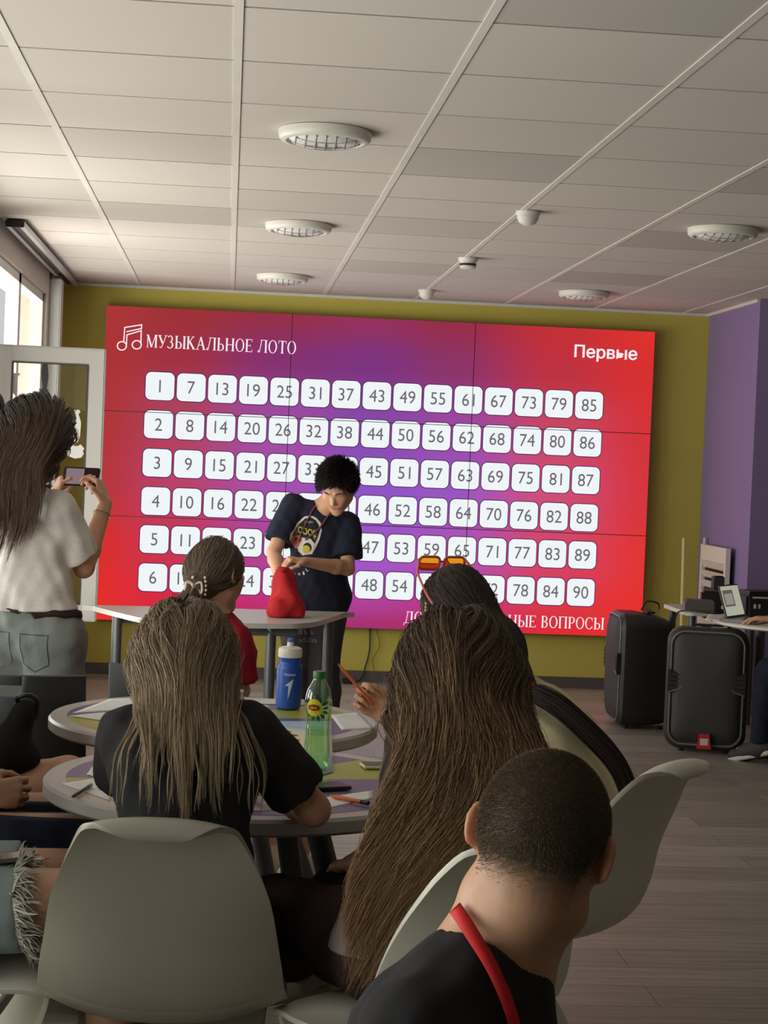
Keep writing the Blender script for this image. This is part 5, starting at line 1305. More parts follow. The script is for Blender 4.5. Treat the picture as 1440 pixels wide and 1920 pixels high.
# the bag
m_bag = fabric('red_bag_cloth', srgb(186, 36, 42), .7, .3)
bc = atz(538, 1158, .745); B = SDF(); bx = bc[0]; by = bc[1]+.07
tp = at(529, 1068, by+.03)
B.cone((bx-.035, by, .775), (bx+.05, by+.01, .772), .045, .035, .03, (0, 1, 0), .9); B.cone((bx-.005, by+.01, .80), tp-UP*.05+V3(.01, 0, 0), .078, .046, .05); B.cone(tp-UP*.06, tp, .042, .030, .03)
B.cone((bx-.04, by-.02, .80), (bx-.05, by-.01, .772), .040, .034, .03)
B.disp(lambda P: .009*wob(P*V3(1, 1, .4), 60, 21)+.005*wob(P*V3(1, 1, .25), 150, 4)); B.clip((0, 0, .7435), (0, 0, -1)); B.clip(tp+UP*.012, UP)
V, Q = B.mesh(.004); bag = skin_mesh('drawstring_bag', V, Q, m_bag, None, V3(bx, by, .7435)); tag(bag, 'red cloth drawstring bag held open on the pale desk', 'bag')
MB().tube([tuple(tp+V3(.026*math.cos(a), .026*math.sin(a), -.004)-V3(bx, by, .7435)) for a in np.linspace(0, 6.283, 20)[:-1]], .005, 6, close=True).build('hem', m_bag, bag, True)

# ---------------------------------------------------------------- girl in red with the hair claw
f = fy(.62, .78); rv = V3(f[1], -f[0], 0); Yr = 5.74
pel = V3(-.085, 5.80, .525)
j = dict(pelvis=pel, waist=lerp(pel, at(400, 1180, Yr), .42), chest=at(402, 1220, Yr+.01), neck=at(402, 1166, Yr+.01), head_c=at(408, 1078, Yr+.03), head_R=frame(V3(.66, .74, -.08), V3(.05, 0, 1)), hs=.95)
j['sh'] = [at(352, 1205, Yr+.08), at(436, 1207, Yr-.06)]; j['el'] = [at(330, 1290, Yr+.12), at(447, 1284, Yr-.05)]; j['wr'] = [at(400, 1310, Yr+.26), at(452, 1318, Yr+.12)]
j['hip'], j['kn'], j['an'], j['toe'] = seat_legs(pel, (.80, .60), .38, zk=.47)
S = body_sdf(j, .88)
for i in (0, 1): hand_sdf(S, j['wr'][i], f-UP*.1, V3(0, 0, -1), rv*(1 if i == 0 else -1), .88, (.3, .3, .3, .3))
base = V3(pel[0], pel[1], 0)
gr = finish_person('person', S, j, base, 'girl in red top with a hair claw, seated beyond the farther round table', tone=.96)
T = shirt_sdf(j, .88, .012, .92, None, 1.05, .06, folds=.005, sg=.020); T.clip(pel-UP*.04, -UP); cloth('t_shirt', T, m_red_tee, gr)
PT = pants_sdf(j, .88, .012, .62, (pel+UP*.10, UP)); cloth('shorts', PT, m_denim, gr)
for i in (0, 1): shoe('shoe', j['an'][i], j['toe'][i], m_shoe, m_sole, gr, base)
R = j['head_R']; g = lambda x, y, z, j=j: j['head_c']+j['hs']*(x*j['head_R'][0]+y*j['head_R'][1]+z*j['head_R'][2])
hcol = np.array((.085, .062, .046))
cl = at(371, 1098, Yr-.07)
hb = hair_base(g, R, .95, m_hair, gr, base, hcol, .010, [(g(0, .062, .03), nrm(R[1]-R[2]*.35)), (g(0, .02, -.03), nrm(R[1]*.9-R[2]*.5))], extra=lambda S_: (S_.cone(g(0, -.07, .0), cl, .06, .026, .04), S_.cone(cl, at(345, 1140, Yr-.06), .030, .034, .03), S_.cone(at(345, 1140, Yr-.06), at(322, 1200, Yr-.09), .034, .026, .03)))
HS = SDF(); HS.ell(g(0, -.014, .03), np.array([.078, .098, .092])*.95, R, .02); HS.cone(g(0, -.07, .0), cl, .058, .028, .04)
rt_, L_ = scalp_roots(g, R, j['head_c'], .98, 620, lambda L: (L[:, 1]-L[:, 2]*.5 < .05) & (L[:, 2] > -.045) & (L[:, 1] > -.09))
tt = np.linspace(0, 1, 14); P_ = rt_[:, None]*(1-tt)[None, :, None]+(cl+rng.normal(0, .008, rt_.shape))[:, None]*tt[None, :, None]
q = P_.reshape(-1, 3)
for _ in range(4):
    d = HS.ev(q); m_ = d < .006; q[m_] += HS.grad(q[m_])*(.006-d[m_])[:, None]
strands('hair_locks', locks(q.reshape(P_.shape), 5, .004), .0011, m_hair, hb, base, base=(.15, .112, .08), var=.35, taper=.8, seed=8)
gd = spline([cl, at(356, 1125, Yr-.09), at(335, 1165, Yr-.10), at(318, 1215, Yr-.09), at(310, 1260, Yr-.08)], 16)
n = 260; off = rng.normal(0, 1, (n, 3)); off /= np.linalg.norm(off, axis=1, keepdims=True); off *= rng.uniform(0, 1, (n, 1))**.5
sp = np.interp(np.linspace(0, 1, 16), [0, .15, .6, 1], [.018, .034, .046, .022]); P_ = gd[None]+off[:, None]*sp[None, :, None]
strands('ponytail', locks(P_, 5, .004), .0011, m_hair, hb, base, base=(.16, .12, .085), var=.3, seed=9)
k_ = thing('hair_claw', 'cream claw clip with pearls in the hair of the girl in red', 'hair clip', tuple(cl)); c0 = V3(-.012, -.03, -.002)
ck = MB(); ck.tube([tuple(c0+V3(a, 0, b_)) for a, b_ in spline([(-.024, .016), (-.027, -.012), (-.014, -.02), (-.006, -.006), (.004, .004), (.014, -.006), (.020, -.020), (.026, -.012), (.022, .014), (.008, .010), (0, .004), (-.010, .012), (-.024, .016)], 40)], .0048, 8); ck.build('claw_frame', m_pearl, k_, True)
pb = MB()
for a, b_, y_ in ((.034, .03, .008), (.036, .018, .006), (.037, .004, .006), (.038, -.010, .006), (.036, -.024, .008), (-.004, .03, 0), (-.004, .006, -.006)):
    pb.lathe([(.0006, -.0055), (.0042, -.0035), (.0055, 0), (.0042, .0035), (.0006, .0055)], tuple(c0+V3(a, y_, b_)), 10)
pb.build('pearls', m_pearl, k_, True)

# ---------------------------------------------------------------- blonde girl in black
f = fy(.10, 1); rv = V3(f[1], -f[0], 0); Yb = 3.45
pel = V3(-.060, 3.455, .525)
j = dict(pelvis=pel, waist=V3(-.058, 3.42, .66), chest=at(352, 1425, Yb-.03), neck=at(350, 1338, Yb+.0), head_c=at(346, 1248, Yb+.05), head_R=frame(V3(.12, 1, -.22), V3(0, 0, 1)), hs=.93)
j['sh'] = [at(238, 1384, Yb+.0), at(476, 1382, Yb+.0)]; j['el'] = [at(232, 1465, Yb+.18), at(588, 1518, 3.515)]; j['wr'] = [V3(-.07, 3.70, .785), V3(.10, 3.705, .785)]
j['hip'], j['kn'], j['an'], j['toe'] = seat_legs(pel, f, .38, zk=.47)
S = body_sdf(j, .90)
hand_sdf(S, j['wr'][0], V3(.9, .5, -.08), V3(0, 0, -1), V3(0, 1, 0), .9, (.25, .25, .3, .3)); hand_sdf(S, j['wr'][1], V3(-.5, .8, -.08), V3(0, 0, -1), V3(-1, 0, 0), .9, (.25, .25, .3, .3))
base = V3(pel[0], pel[1], 0)
bl_ = finish_person('person', S, j, base, 'girl with loose blonde hair in a black tee, seated in the front curved chair', tone=.92, h=.0045)
T = shirt_sdf(j, .90, .011, .72, None, 1.0, .062, folds=.006, sg=.017); T.clip(pel+UP*.02, -UP); cloth('t_shirt', T, m_black_tee, bl_, .005)
PT = pants_sdf(j, .90, .012, 1.95, (pel+UP*.10, UP)); cloth('trousers', PT, m_navy, bl_)
for i in (0, 1): shoe('shoe', j['an'][i], j['toe'][i], m_shoe, m_sole, bl_, base)
R = j['head_R']; g = lambda x, y, z, j=j: j['head_c']+j['hs']*(x*j['head_R'][0]+y*j['head_R'][1]+z*j['head_R'][2])
hcol = np.array((.18, .135, .095))
hb = hair_base(g, R, .93, m_hair, bl_, base, hcol, .010, [(g(0, .06, .03), nrm(R[1]-R[2]*.3)), (g(0, .03, -.02), nrm(R[1]*.95-R[2]*.3))], extra=lambda S_: S_.cone(g(0, -.03, .0), g(0, -.045, -.15), .070, .058, .05, R[0], 1.12))
BH = body_sdf(j, .90)
for u in T.u: BH.u.append(u)
BH.ell(g(0, -.014, .03), np.array([.076, .096, .09])*.93, R, .02)
gd = outline_pull([(1180, 276, 418), (1250, 260, 434), (1320, 258, 436), (1350, 268, 432), (1400, 272, 428), (1470, 262, 440), (1540, 240, 470)], Yb-.07)
rt_, L_ = scalp_roots(g, R, j['head_c'], .98, 820, lambda L: (L[:, 2] > -.005) & (L[:, 1]-L[:, 2]*.8 < .03))
d0 = comb(L_, R, (0, -.35, -1), part=.8); tl = lateral(rt_)
ln = (rt_[:, 2]+.035-np.where(rng.uniform(size=len(rt_)) < .07, rng.uniform(.76, .93, len(rt_)), rng.uniform(.925, .985, len(rt_))))/.307
P_ = fall(rt_, d0, BH, 26, .0118*ln, rng.uniform(.002, .014, len(rt_)), .36, pull=gd(tl, .0, Yb-.11), jit=.14)
strands('hair_locks', locks(P_, 24, .0095, 15), .00062, m_hair, hb, base, base=(.235, .172, .118), var=.30, tipc=(.36, .27, .17), seed=15, taper=.3)
n = 60                                                            # loose wisps wandering over the back of the shirt
rt2 = np.stack([np.array([at(x, 1300, Yb-.06) for x in rng.uniform(262, 440, n)])[:, i] for i in range(3)], -1)
P_ = fall(rt2, np.tile(V3(0, -.1, -1), (n, 1))+rng.normal(0, .25, (n, 3)), BH, 26, .0092*rng.uniform(.6, 1.15, n), rng.uniform(.002, .007, n), .26, jit=.6, seed=44)
strands('loose_wisps', locks(P_, 6, .0025), .0006, m_hair, hb, base, base=(.30, .225, .14), var=.25, seed=16, taper=.3)
ln_ = on_surface(T, np.array([at(x, 1328, Yb-.09) for x in np.linspace(316, 372, 8)]), .003); ribbon('lanyard', ln_, .014, .002, m_redlan, bl_, base, lambda P: T.grad(P))

# ---------------------------------------------------------------- girl with very long brown hair
f = fy(-.22, .97); rv = V3(f[1], -f[0], 0); Yl = 3.42
pel = V3(.405, 3.47, .525)
j = dict(pelvis=pel, waist=V3(.43, 3.46, .66), chest=at(862, 1455, Yl+.04), neck=at(846, 1372, Yl+.02), head_c=at(850, 1264, Yl+.04), head_R=frame(V3(-.30, .95, -.12), V3(0, 0, 1)), hs=.95)
j['sh'] = [at(792, 1422, Yl+.05), at(955, 1418, Yl+.06)]; j['el'] = [at(778, 1560, Yl+.20), at(975, 1560, Yl+.12)]; j['wr'] = [V3(.30, 3.72, .62), V3(.45, 3.76, .62)]
j['hip'], j['kn'], j['an'], j['toe'] = seat_legs(pel, (-.55, .83), .36, zk=.52)
j['an'] = [V3(.215, 3.98, .30), V3(.175, 4.02, .36)]; j['toe'] = [V3(.10, 4.03, .262), V3(.06, 4.06, .325)]
S = body_sdf(j, .92)
for i in (0, 1): hand_sdf(S, j['wr'][i], f-UP*.3, V3(0, 0, -1), rv*(1 if i == 0 else -1), .9, (.3, .3, .3, .3))
base = V3(pel[0], pel[1], 0)
gl = finish_person('person', S, j, base, 'girl with very long wavy brown hair down to her seat, back to the viewer', tone=.85)
T = shirt_sdf(j, .92, .012, .8, None, 1.05, .062, folds=.005, sg=.02); T.clip(pel+UP*.0, -UP); cloth('t_shirt', T, m_grey_tee, gl)
PT = pants_sdf(j, .92, .014, 1.7, (pel+UP*.10, UP), flare=.01); cloth('trousers', PT, m_brown, gl)
for i in (0, 1): shoe('shoe', j['an'][i], j['toe'][i], m_shoe, m_sole, gl, base)
R = j['head_R']; g = lambda x, y, z, j=j: j['head_c']+j['hs']*(x*j['head_R'][0]+y*j['head_R'][1]+z*j['head_R'][2])
hcol = np.array((.052, .034, .024))
def long_vol(S_):
    S_.cone(g(0, -.03, .0), at(852, 1400, Yl-.06), .070, .085, .06, V3(1, 0, 0), 1.15)
    S_.cone(at(852, 1400, Yl-.065), at(805, 1560, Yl-.09), .070, .060, .05, V3(1, 0, 0), 1.9)
    S_.cone(at(805, 1560, Yl-.09), at(725, 1760, Yl-.12), .060, .036, .04, V3(1, 0, 0), 1.7)
hb = hair_base(g, R, .95, m_hair, gl, base, hcol, .008, [(g(0, .06, .03), nrm(R[1]-R[2]*.3)), (g(0, .03, -.02), nrm(R[1]*.95-R[2]*.3))], extra=long_vol)
BH = body_sdf(j, .92)
for u in T.u: BH.u.append(u)
BH.ell(g(0, -.014, .03), np.array([.078, .098, .092])*.95, R, .02); long_vol(BH)
gd = outline_pull([(1190, 778, 926), (1221, 768, 938), (1292, 757, 975), (1362, 746, 1012), (1433, 716, 1020), (1480, 701, 1005), (1527, 684, 970), (1575, 664, 935), (1622, 652, 890), (1680, 644, 850), (1750, 630, 800), (1850, 606, 740)], Yl-.08)
rt_, L_ = scalp_roots(g, R, j['head_c'], .98, 900, lambda L: (L[:, 2] > -.005) & (L[:, 1]-L[:, 2]*.8 < .03))
d0 = comb(L_, R, (0, -.35, -1), part=.5); tl = lateral(rt_)
P_ = fall(rt_, d0, BH, 40, .0172*rng.uniform(.70, 1.0, len(rt_)), rng.uniform(.002, .013, len(rt_)), .34, pull=gd(tl, .30, Yl-.16), jit=.30)
P_ = locks(P_, 22, .010, 26)
w_ = np.linspace(0, 1, P_.shape[1])[None, :]; ph = rng.uniform(0, 6.28, (len(P_)//22, 1)).repeat(22, 0)+rng.uniform(-.4, .4, (len(P_), 1))
P_[..., 0] += .008*np.clip(w_*2-.5, 0, 1)*np.sin(w_*24+ph); P_[..., 1] += .004*np.clip(w_*2-.5, 0, 1)*np.cos(w_*24+ph)
strands('hair_locks', P_, .00068, m_hair, hb, base, base=(.072, .048, .034), var=.34, tipc=(.36, .215, .11), seed=17, taper=.3)

# ---------------------------------------------------------------- girl in cream with orange glasses
f = fy(-.74, .67); rv = V3(f[1], -f[0], 0)
pel = V3(.79, 4.10, .525); hx = at(960, 1312, 4.24)
j = dict(pelvis=pel, waist=V3(.835, 4.06, .66), chest=at(1018, 1402, 4.14), neck=hx, head_c=at(850, 1152, 4.36), head_R=frame(V3(-.34, .93, -.12), V3(0, 0, 1)), hs=.98)
j['neck'] = at(925, 1280, 4.26)
j['sh'] = [at(868, 1345, 4.12), at(985, 1330, 4.37)]; j['el'] = [at(800, 1470, 4.05), at(880, 1372, 4.70)]; j['wr'] = [V3(.50, 4.25, .62), at(724, 1342, 4.80)]
j['hip'], j['kn'], j['an'], j['toe'] = seat_legs(pel, f, .38, zk=.47)
S = body_sdf(j, .96)
tipd = nrm(at(668, 1298, 4.82)-j['wr'][1])
hk = hand_sdf(S, j['wr'][1], tipd, nrm(V3(-.35, -.6, .35)), V3(.1, -.1, 1), .92, (1.0, 1.05, 1.1, 1.1), .55, .02, .75)
hand_sdf(S, j['wr'][0], f, V3(0, 0, -1), V3(0, 1, 0), .92, (.3, .3, .3, .3))
base = V3(pel[0], pel[1], 0)
gk = finish_person('person', S, j, base, 'person in cream top with orange glasses on the head, holding an orange pencil', tone=1.02, h=.004)
T = shirt_sdf(j, .96, .022, .9, None, 1.12, .058, folds=.008, sg=.030, seed=13); T.clip(pel-UP*.06, -UP); cloth('sweater', T, m_cream, gk)
PT = pants_sdf(j, .96, .012, .55, (pel+UP*.10, UP)); cloth('shorts', PT, m_navy, gk)
for i in (0, 1): shoe('shoe', j['an'][i], j['toe'][i], m_shoe, m_sole, gk, base)
R = j['head_R']; g = lambda x, y, z, j=j: j['head_c']+j['hs']*(x*j['head_R'][0]+y*j['head_R'][1]+z*j['head_R'][2])
hcol = np.array((.034, .022, .022)); tie = at(985, 1292, 4.06)
gath = at(930, 1215, 4.22)
hb = hair_base(g, R, .98, m_hair, gk, base, hcol, .010, [(g(0, .062, .03), nrm(R[1]-R[2]*.35)), (g(-.03, .02, -.03), nrm(R[1]*.9-R[2]*.5))], extra=lambda S_: (S_.cone(g(.01, -.05, -.02), gath, .072, .056, .05), S_.cone(gath, tie, .052, .022, .05)))
HS = SDF(); HS.ell(g(0, -.014, .03), np.array([.078, .098, .092])*.98, R, .02); HS.cone(g(.01, -.05, -.02), gath, .072, .056, .05); HS.cone(gath, tie, .052, .022, .05)
rt_, L_ = scalp_roots(g, R, j['head_c'], .99, 760, lambda L: (L[:, 1]-L[:, 2]*.5 < .05) & (L[:, 2] > -.045))
tt = np.linspace(0, 1, 20); mid = gath+rng.normal(0, .02, rt_.shape)
P_ = (rt_[:, None]*((1-tt)**2)[None, :, None]+2*mid[:, None]*(tt*(1-tt))[None, :, None]+(tie+rng.normal(0, .006, rt_.shape))[:, None]*(tt**2)[None, :, None])
q = P_.reshape(-1, 3)
for _ in range(4):
    d = HS.ev(q); m_ = d < .005; q[m_] += HS.grad(q[m_])*(.005-d[m_])[:, None]
strands('hair_locks', locks(q.reshape(P_.shape), 5, .004), .0011, m_hair, hb, base, base=(.045, .028, .026), var=.3, taper=.8, seed=18)
gd = spline([tie, at(1040, 1318, 4.02), at(1105, 1375, 3.98), at(1155, 1430, 3.95), at(1180, 1490, 3.94), at(1183, 1535, 3.94)], 22)
TT = SDF(); TT.u = list(T.u); gd = np.array([p+(TT.grad(p[None])[0]*max(0, .022-TT.ev(p[None])[0])) for p in gd])
n = 300; off = rng.normal(0, 1, (n, 3)); off /= np.linalg.norm(off, axis=1, keepdims=True); off *= rng.uniform(0, 1, (n, 1))**.5
sp = np.interp(np.linspace(0, 1, 22), [0, .1, .5, .8, 1], [.012, .024, .026, .022, .006]); cut = rng.uniform(.8, 1.0, n)
P_ = np.stack([np.stack([np.interp(np.linspace(0, c_, 22), np.linspace(0, 1, 22), (gd+off[i]*sp[:, None])[:, a]) for a in range(3)], -1) for i, c_ in enumerate(cut)])
strands('ponytail', locks(P_, 5, .004), .0011, m_hair, hb, base, base=(.040, .022, .022), var=.3, seed=19)
MB().tube([tuple(tie+(nrm(V3(.3, .5, .8))*math.cos(a)+nrm(V3(-.6, .8, -.25))*math.sin(a))*.021-base) for a in np.linspace(0, 6.283, 20)[:-1]], .007, 8, close=True).build('hair_tie', m_redlan, gk, True)
wb = lerp(j['wr'][1], j['el'][1], .10); ad_ = nrm(j['el'][1]-j['wr'][1]); q1 = nrm(np.cross(ad_, UP)); q2 = np.cross(ad_, q1)
wbm = MB()
for k in (-.008, -.003, .003, .008): wbm.tube([tuple(wb+ad_*k+(q1*math.cos(a)+q2*math.sin(a))*.0295-base) for a in np.linspace(0, 6.283, 24)[:-1]], .004, 6, close=True)
wbm.build('wrist_band', m_brown, gk, True)
gs = thing('glasses', 'orange tinted glasses pushed up on the dark hair of the person in cream', 'glasses', tuple(g(0, .05, .13)))
o_ = np.array(gs.location); fr = MB(); lens = MB()
ga, gb2 = R[0], nrm(R[2]*.80+R[1]*-.35)
for sx in (-1, 1):
    c_ = g(sx*.036, .062, .134)-o_; pts = [c_+ga*a+gb2*b_ for a, b_ in rrect(.058, .034, .012, 5)]
    fr.tube([tuple(p) for p in pts], .0034, 6, close=True); lens.add([tuple(p) for p in pts]+[tuple(p+nrm(np.cross(ga, gb2))*.0015) for p in pts], [tuple(range(len(pts))), tuple(range(len(pts), 2*len(pts)))[::-1]])
    e_ = c_+ga*sx*.030+gb2*.010; fr.tube([tuple(e_), tuple(g(sx*.086, .03, .106)-o_), tuple(g(sx*.094, -.035, .050)-o_), tuple(g(sx*.092, -.07, .022)-o_)], [.0036, .0034, .003, .003], 6)
fr.tube([tuple(g(-.008, .063, .138)-o_), tuple(g(.008, .063, .138)-o_)], .003, 6)
fr.build('frame', m_frame_o, gs, True); lens.build('lens', m_lens, gs)
a, b_ = at(633, 1244, 4.745), at(694, 1314, 4.755)
pen('orange pencil held upright in the hand with the brown wrist band', tuple(a), tuple(b_+(b_-a)*.12), m_orange, m_orange, .0040, 'pencil', 'pencil')

# ---------------------------------------------------------------- man with the buzz cut in front
f = fy(.86, .50); rv = V3(f[1], -f[0], 0)
hcn = at(1014, 1592, 2.06)
j = dict(pelvis=V3(.255, 1.985, .54), waist=V3(.262, 1.99, .65), chest=at(850, 1970, 2.05), neck=at(922, 1790, 2.06), head_c=hcn, head_R=frame(V3(.40, .90, -.16), V3(.20, .05, 1)), hs=1.0)
j['sh'] = [at(905, 1905, 2.22), at(785, 1958, 1.93)]; j['el'] = [V3(.52, 2.28, .60), V3(.40, 1.80, .58)]; j['wr'] = [V3(.60, 2.12, .50), V3(.56, 1.93, .49)]
j['hip'], j['kn'], j['an'], j['toe'] = seat_legs(j['pelvis'], f, .42, zk=.50)
S = body_sdf(j, 1.0, False)
S.cone(at(940, 1690, 2.07), at(935, 1800, 2.06), .040, .044, .04); S.cone(at(985, 1690, 2.09), at(970, 1850, 2.10), .038, .040, .04)
for i in (0, 1): hand_sdf(S, j['wr'][i], f-UP*.2, V3(0, 0, -1), rv*(1 if i == 0 else -1), 1.0, (.4, .4, .4, .4))
base = V3(j['pelvis'][0], j['pelvis'][1], 0)
def stub(L_, c):
    # shaved hair: dense on top, fading out towards the nape and round the ears
    x, y, z = L_.T
    line = -.052+.35*np.maximum(y, 0)+.030*np.exp(-((np.abs(x)-.075)/.016)**2)*(y > -.04)
    wv = .004*np.sin(x*190)+.003*np.sin(x*410+y*300)
    m = np.clip((z-line-wv+.012)/.060, 0, 1)*(y < .075+.02*(z > .05))
    m = m**1.1*.85; ear = (np.abs(x) > .0785) & (np.abs(z-.012) < .036) & (np.abs(y) < .035); m[ear] = 0
    return c*(1-m[:, None])+np.array((.14, .11, .075))*m[:, None]
mn_ = finish_person('person', S, j, base, 'man with a buzz cut, black tee and red lanyard, closest to the viewer', tone=.90, stub=stub, h=.004)
T = shirt_sdf(j, 1.0, .012, .62, None, 1.05, .066, neck_shift=(0, 0, 0), folds=.004, sg=.018, seed=23, fem=False); T.clip(j['pelvis']-UP*.06, -UP); cloth('t_shirt', T, m_black_tee, mn_, .005)
PT = pants_sdf(j, 1.0, .014, 1.95, (j['pelvis']+UP*.10, UP)); cloth('trousers', PT, m_navy, mn_)
for i in (0, 1): shoe('shoe', j['an'][i], j['toe'][i], m_dkshoe, m_sole, mn_, base)
R = j['head_R']; g = lambda x, y, z, j=j: j['head_c']+(x*j['head_R'][0]+y*j['head_R'][1]+z*j['head_R'][2])
d = fibonacci(44000); L_ = d*np.array([.074, .094, .086])*1.02+np.array([0, -.014, .030]); L_ = L_[(L_[:, 2] > -.055) & (L_[:, 1] < .07)]
P0 = on_surface(S, g(0, 0, 0)+L_ @ R, .0002); L2 = (P0-j['head_c']) @ R.T
line = -.048+.35*np.maximum(L2[:, 1], 0)+.030*np.exp(-((np.abs(L2[:, 0])-.075)/.016)**2)*(L2[:, 1] > -.04)
pk = np.clip((L2[:, 2]-line)/.045, 0, 1); kp = (rng.uniform(size=len(P0)) < pk**2.0) & ~((np.abs(L2[:, 0]) > .080)); P0 = P0[kp]; L2 = L2[kp]; pk = pk[kp]
nn = S.grad(P0); cow = (np.stack([.02*np.sin(L2[:, 1]*60), -.5-0*L2[:, 0], -.35*np.ones(len(L2))], -1)) @ R+rng.normal(0, .25, P0.shape)
dr = nn*.75+cow*.6; dr /= np.linalg.norm(dr, axis=1, keepdims=True); lh = (.0016+.0050*pk)[:, None]
P_ = np.stack([P0-nn*.0005, P0+dr*lh*.5, P0+(dr*.85+cow*.2)*lh], 1)
strands('hair', P_, .00028, m_hair, mn_, base, base=(.13, .10, .07), var=.35, tipc=(.24, .19, .13), seed=20, taper=.3)
lp = [(853, 1702), (868, 1724), (892, 1762), (918, 1805), (940, 1850), (957, 1895), (968, 1935), (975, 1990)]
cam_p = [at(x, y, 1.90) for x, y in np.array(spline(lp, 34))]
A_ = SDF(); A_.u = list(S.u)+list(T.u)
P = np.array(cam_p)
for _ in range(60):
    dd = A_.ev(P)-.003; v = P-CC; v /= np.linalg.norm(v, axis=1, keepdims=True); P = P+v*(dd*.6)[:, None]
ribbon('lanyard', P, .017, .0016, m_redlan, mn_, base, lambda P: A_.grad(P))

# ---------------------------------------------------------------- three people at the left edge, turned to the tables
def left_person(pel, f, label, neck, legs, arms, shirt, low, fr, shoes, tone=.95, hcol=(.05, .035, .03), s=.92, hands=None):
    f = fy(*f); rv = V3(f[1], -f[0], 0)
    j = dict(pelvis=pel, waist=pel+UP*.14-f*.01, chest=pel+UP*.30, neck=pel+UP*.445+f*.02, head_c=pel+UP*.63+f*.05, head_R=frame(V3(.5, .85, -.1), UP), hs=.95)
    j['sh'] = [j['chest']+UP*.09-rv*.155, j['chest']+UP*.09+rv*.155]; j['el'], j['wr'] = arms
    j['hip'] = [pel-rv*.085, pel+rv*.085]; j['kn'], j['an'], j['toe'] = legs
    S = body_sdf(j, s)
    for i in (0, 1):
        d_, n_, sd, cu = (hands or [(f-UP*.2, V3(0, 0, -1), rv*(1 if q == 0 else -1), .35) for q in (0, 1)])[i]
        hand_sdf(S, j['wr'][i], d_, n_, sd, .95, (cu,)*4, .5, .03, .6)
    base = V3(pel[0], pel[1], 0); o = finish_person('person', S, j, base, label, tone)
    T = shirt_sdf(j, s, .012, .7, None, 1.05, .062); T.clip(pel-UP*.06, -UP); cloth('t_shirt', T, shirt, o)
    PT = pants_sdf(j, s, .014, fr, (pel+UP*.10, UP), flare=.012 if fr < 1 else .0, folds=.005); pt = cloth('shorts' if fr < 1 else 'trousers', PT, low, o)
    for i in (0, 1): shoe('shoe', j['an'][i], j['toe'][i], shoes, m_sole, o, base)
    g = lambda x, y, z: j['head_c']+j['hs']*(x*j['head_R'][0]+y*j['head_R'][1]+z*j['head_R'][2]); R = j['head_R']
    hair_base(g, R, .95, m_hair, o, base, np.array(hcol), .014, [(g(0, .066, .04), nrm(R[1]-R[2]*.45))], h=.008)
    return o, j, PT, pt, base
def legs_to(kl, kr, f, z=.085):
    f = fy(*f); an = [dz(k+f*.04, z) for k in (kl, kr)]; return [kl, kr], an, [dz(a+f*.13, .045) for a in an]
# nearest: frayed denim shorts
pel = V3(-.665, 3.665, .53)
p3, j3, PT3, pt3, b3 = left_person(pel, (.97, .12), 'person at the lower left in frayed light denim shorts, mostly out of view', None, ([V3(-.235, 3.79, .57), V3(-.215, 3.585, .575)], [V3(-.20, 3.80, .085), V3(-.18, 3.60, .085)], [V3(-.07, 3.81, .045), V3(-.05, 3.61, .045)]),
    ([V3(-.72, 3.93, .74), V3(-.70, 3.41, .75)], [V3(-.60, 3.86, .62), V3(-.63, 3.50, .66)]), m_white_tee, m_denim, .62, m_shoe, tone=.88, s=1.0)
n = 420; a_ = rng.uniform(0, 6.283, n); e_ = lerp(j3['hip'][1], j3['kn'][1], .615); d_ = nrm(j3['kn'][1]-j3['hip'][1]); q1 = nrm(np.cross(d_, UP)); q2 = np.cross(q1, d_)
BS = body_sdf(j3, 1.0); rt2 = on_surface(PT3, e_-d_*.006+(q1[None]*np.cos(a_)[:, None]+q2[None]*np.sin(a_)[:, None])*.09, -.002)
P_ = fall(rt2, np.tile(d_, (n, 1))+rng.normal(0, .35, (n, 3)), BS, 7, .0075*rng.uniform(.5, 1.2, n), rng.uniform(.003, .012, n), .10, jit=.9, seed=61)
strands('frayed_hem', P_, .0020, m_hair, pt3, b3, base=(.62, .62, .55), var=.15, seed=62)
hm = []
for s_ in (.56, .585):
    ee = lerp(j3['hip'][1], j3['kn'][1], s_); hm.append(on_surface(PT3, ee+(q1[None]*np.cos(np.linspace(0, 6.283, 40))[:-1, None]+q2[None]*np.sin(np.linspace(0, 6.283, 40))[:-1, None])*.09, .001))
ph2 = at(38, 1607, 3.62); tp_ = on_surface(PT3, np.array([ph2]), .006)[0]
phone('dark phone lying on the thigh above the frayed denim shorts', tuple(tp_+V3(-.04, 0, .002)), (.14, .065, .008), Matrix.Rotation(-.14, 3, 'Y'), m_blk, m_greyplas)
cs = thing('earbud_case', 'small white case lying beyond the frayed denim shorts', 'case', tuple(on_surface(BS, np.array([at(60, 1604, 3.69)]), .013)[0]))
MB().box((0, 0, 0), (.055, .045, .022), Matrix.Rotation(-.1, 3, 'Y'), bev=.009).build('case_body', m_whitep, cs, True); MB().box((0, 0, .0135), (.054, .044, .010), Matrix.Rotation(-.1, 3, 'Y'), bev=.004).build('lid', m_whitep, cs, True)
# middle: navy trousers, clasped hands
pel = V3(-.745, 4.21, .53); w0, w1 = at(-40, 1462, 4.27), at(-35, 1488, 4.13)
p2_, j2, PT2, pt2, b2 = left_person(pel, (.99, -.05), 'person in navy trousers with clasped hands, cut off by the left edge', None, legs_to(V3(-.27, 4.30, .60), V3(-.25, 4.09, .585), (1, 0)),
    ([V3(-.76, 4.48, .76), V3(-.77, 3.98, .76)], [w0, w1]), m_navy_tee, m_navy, 1.95, m_dkshoe, tone=.72, s=.98, hands=[(V3(.9, -.35, -.05), V3(.0, -.8, -.4), V3(0, 0, 1), .85), (V3(.95, .28, .0), V3(0, .9, -.2), V3(.1, 0, 1), .8)])
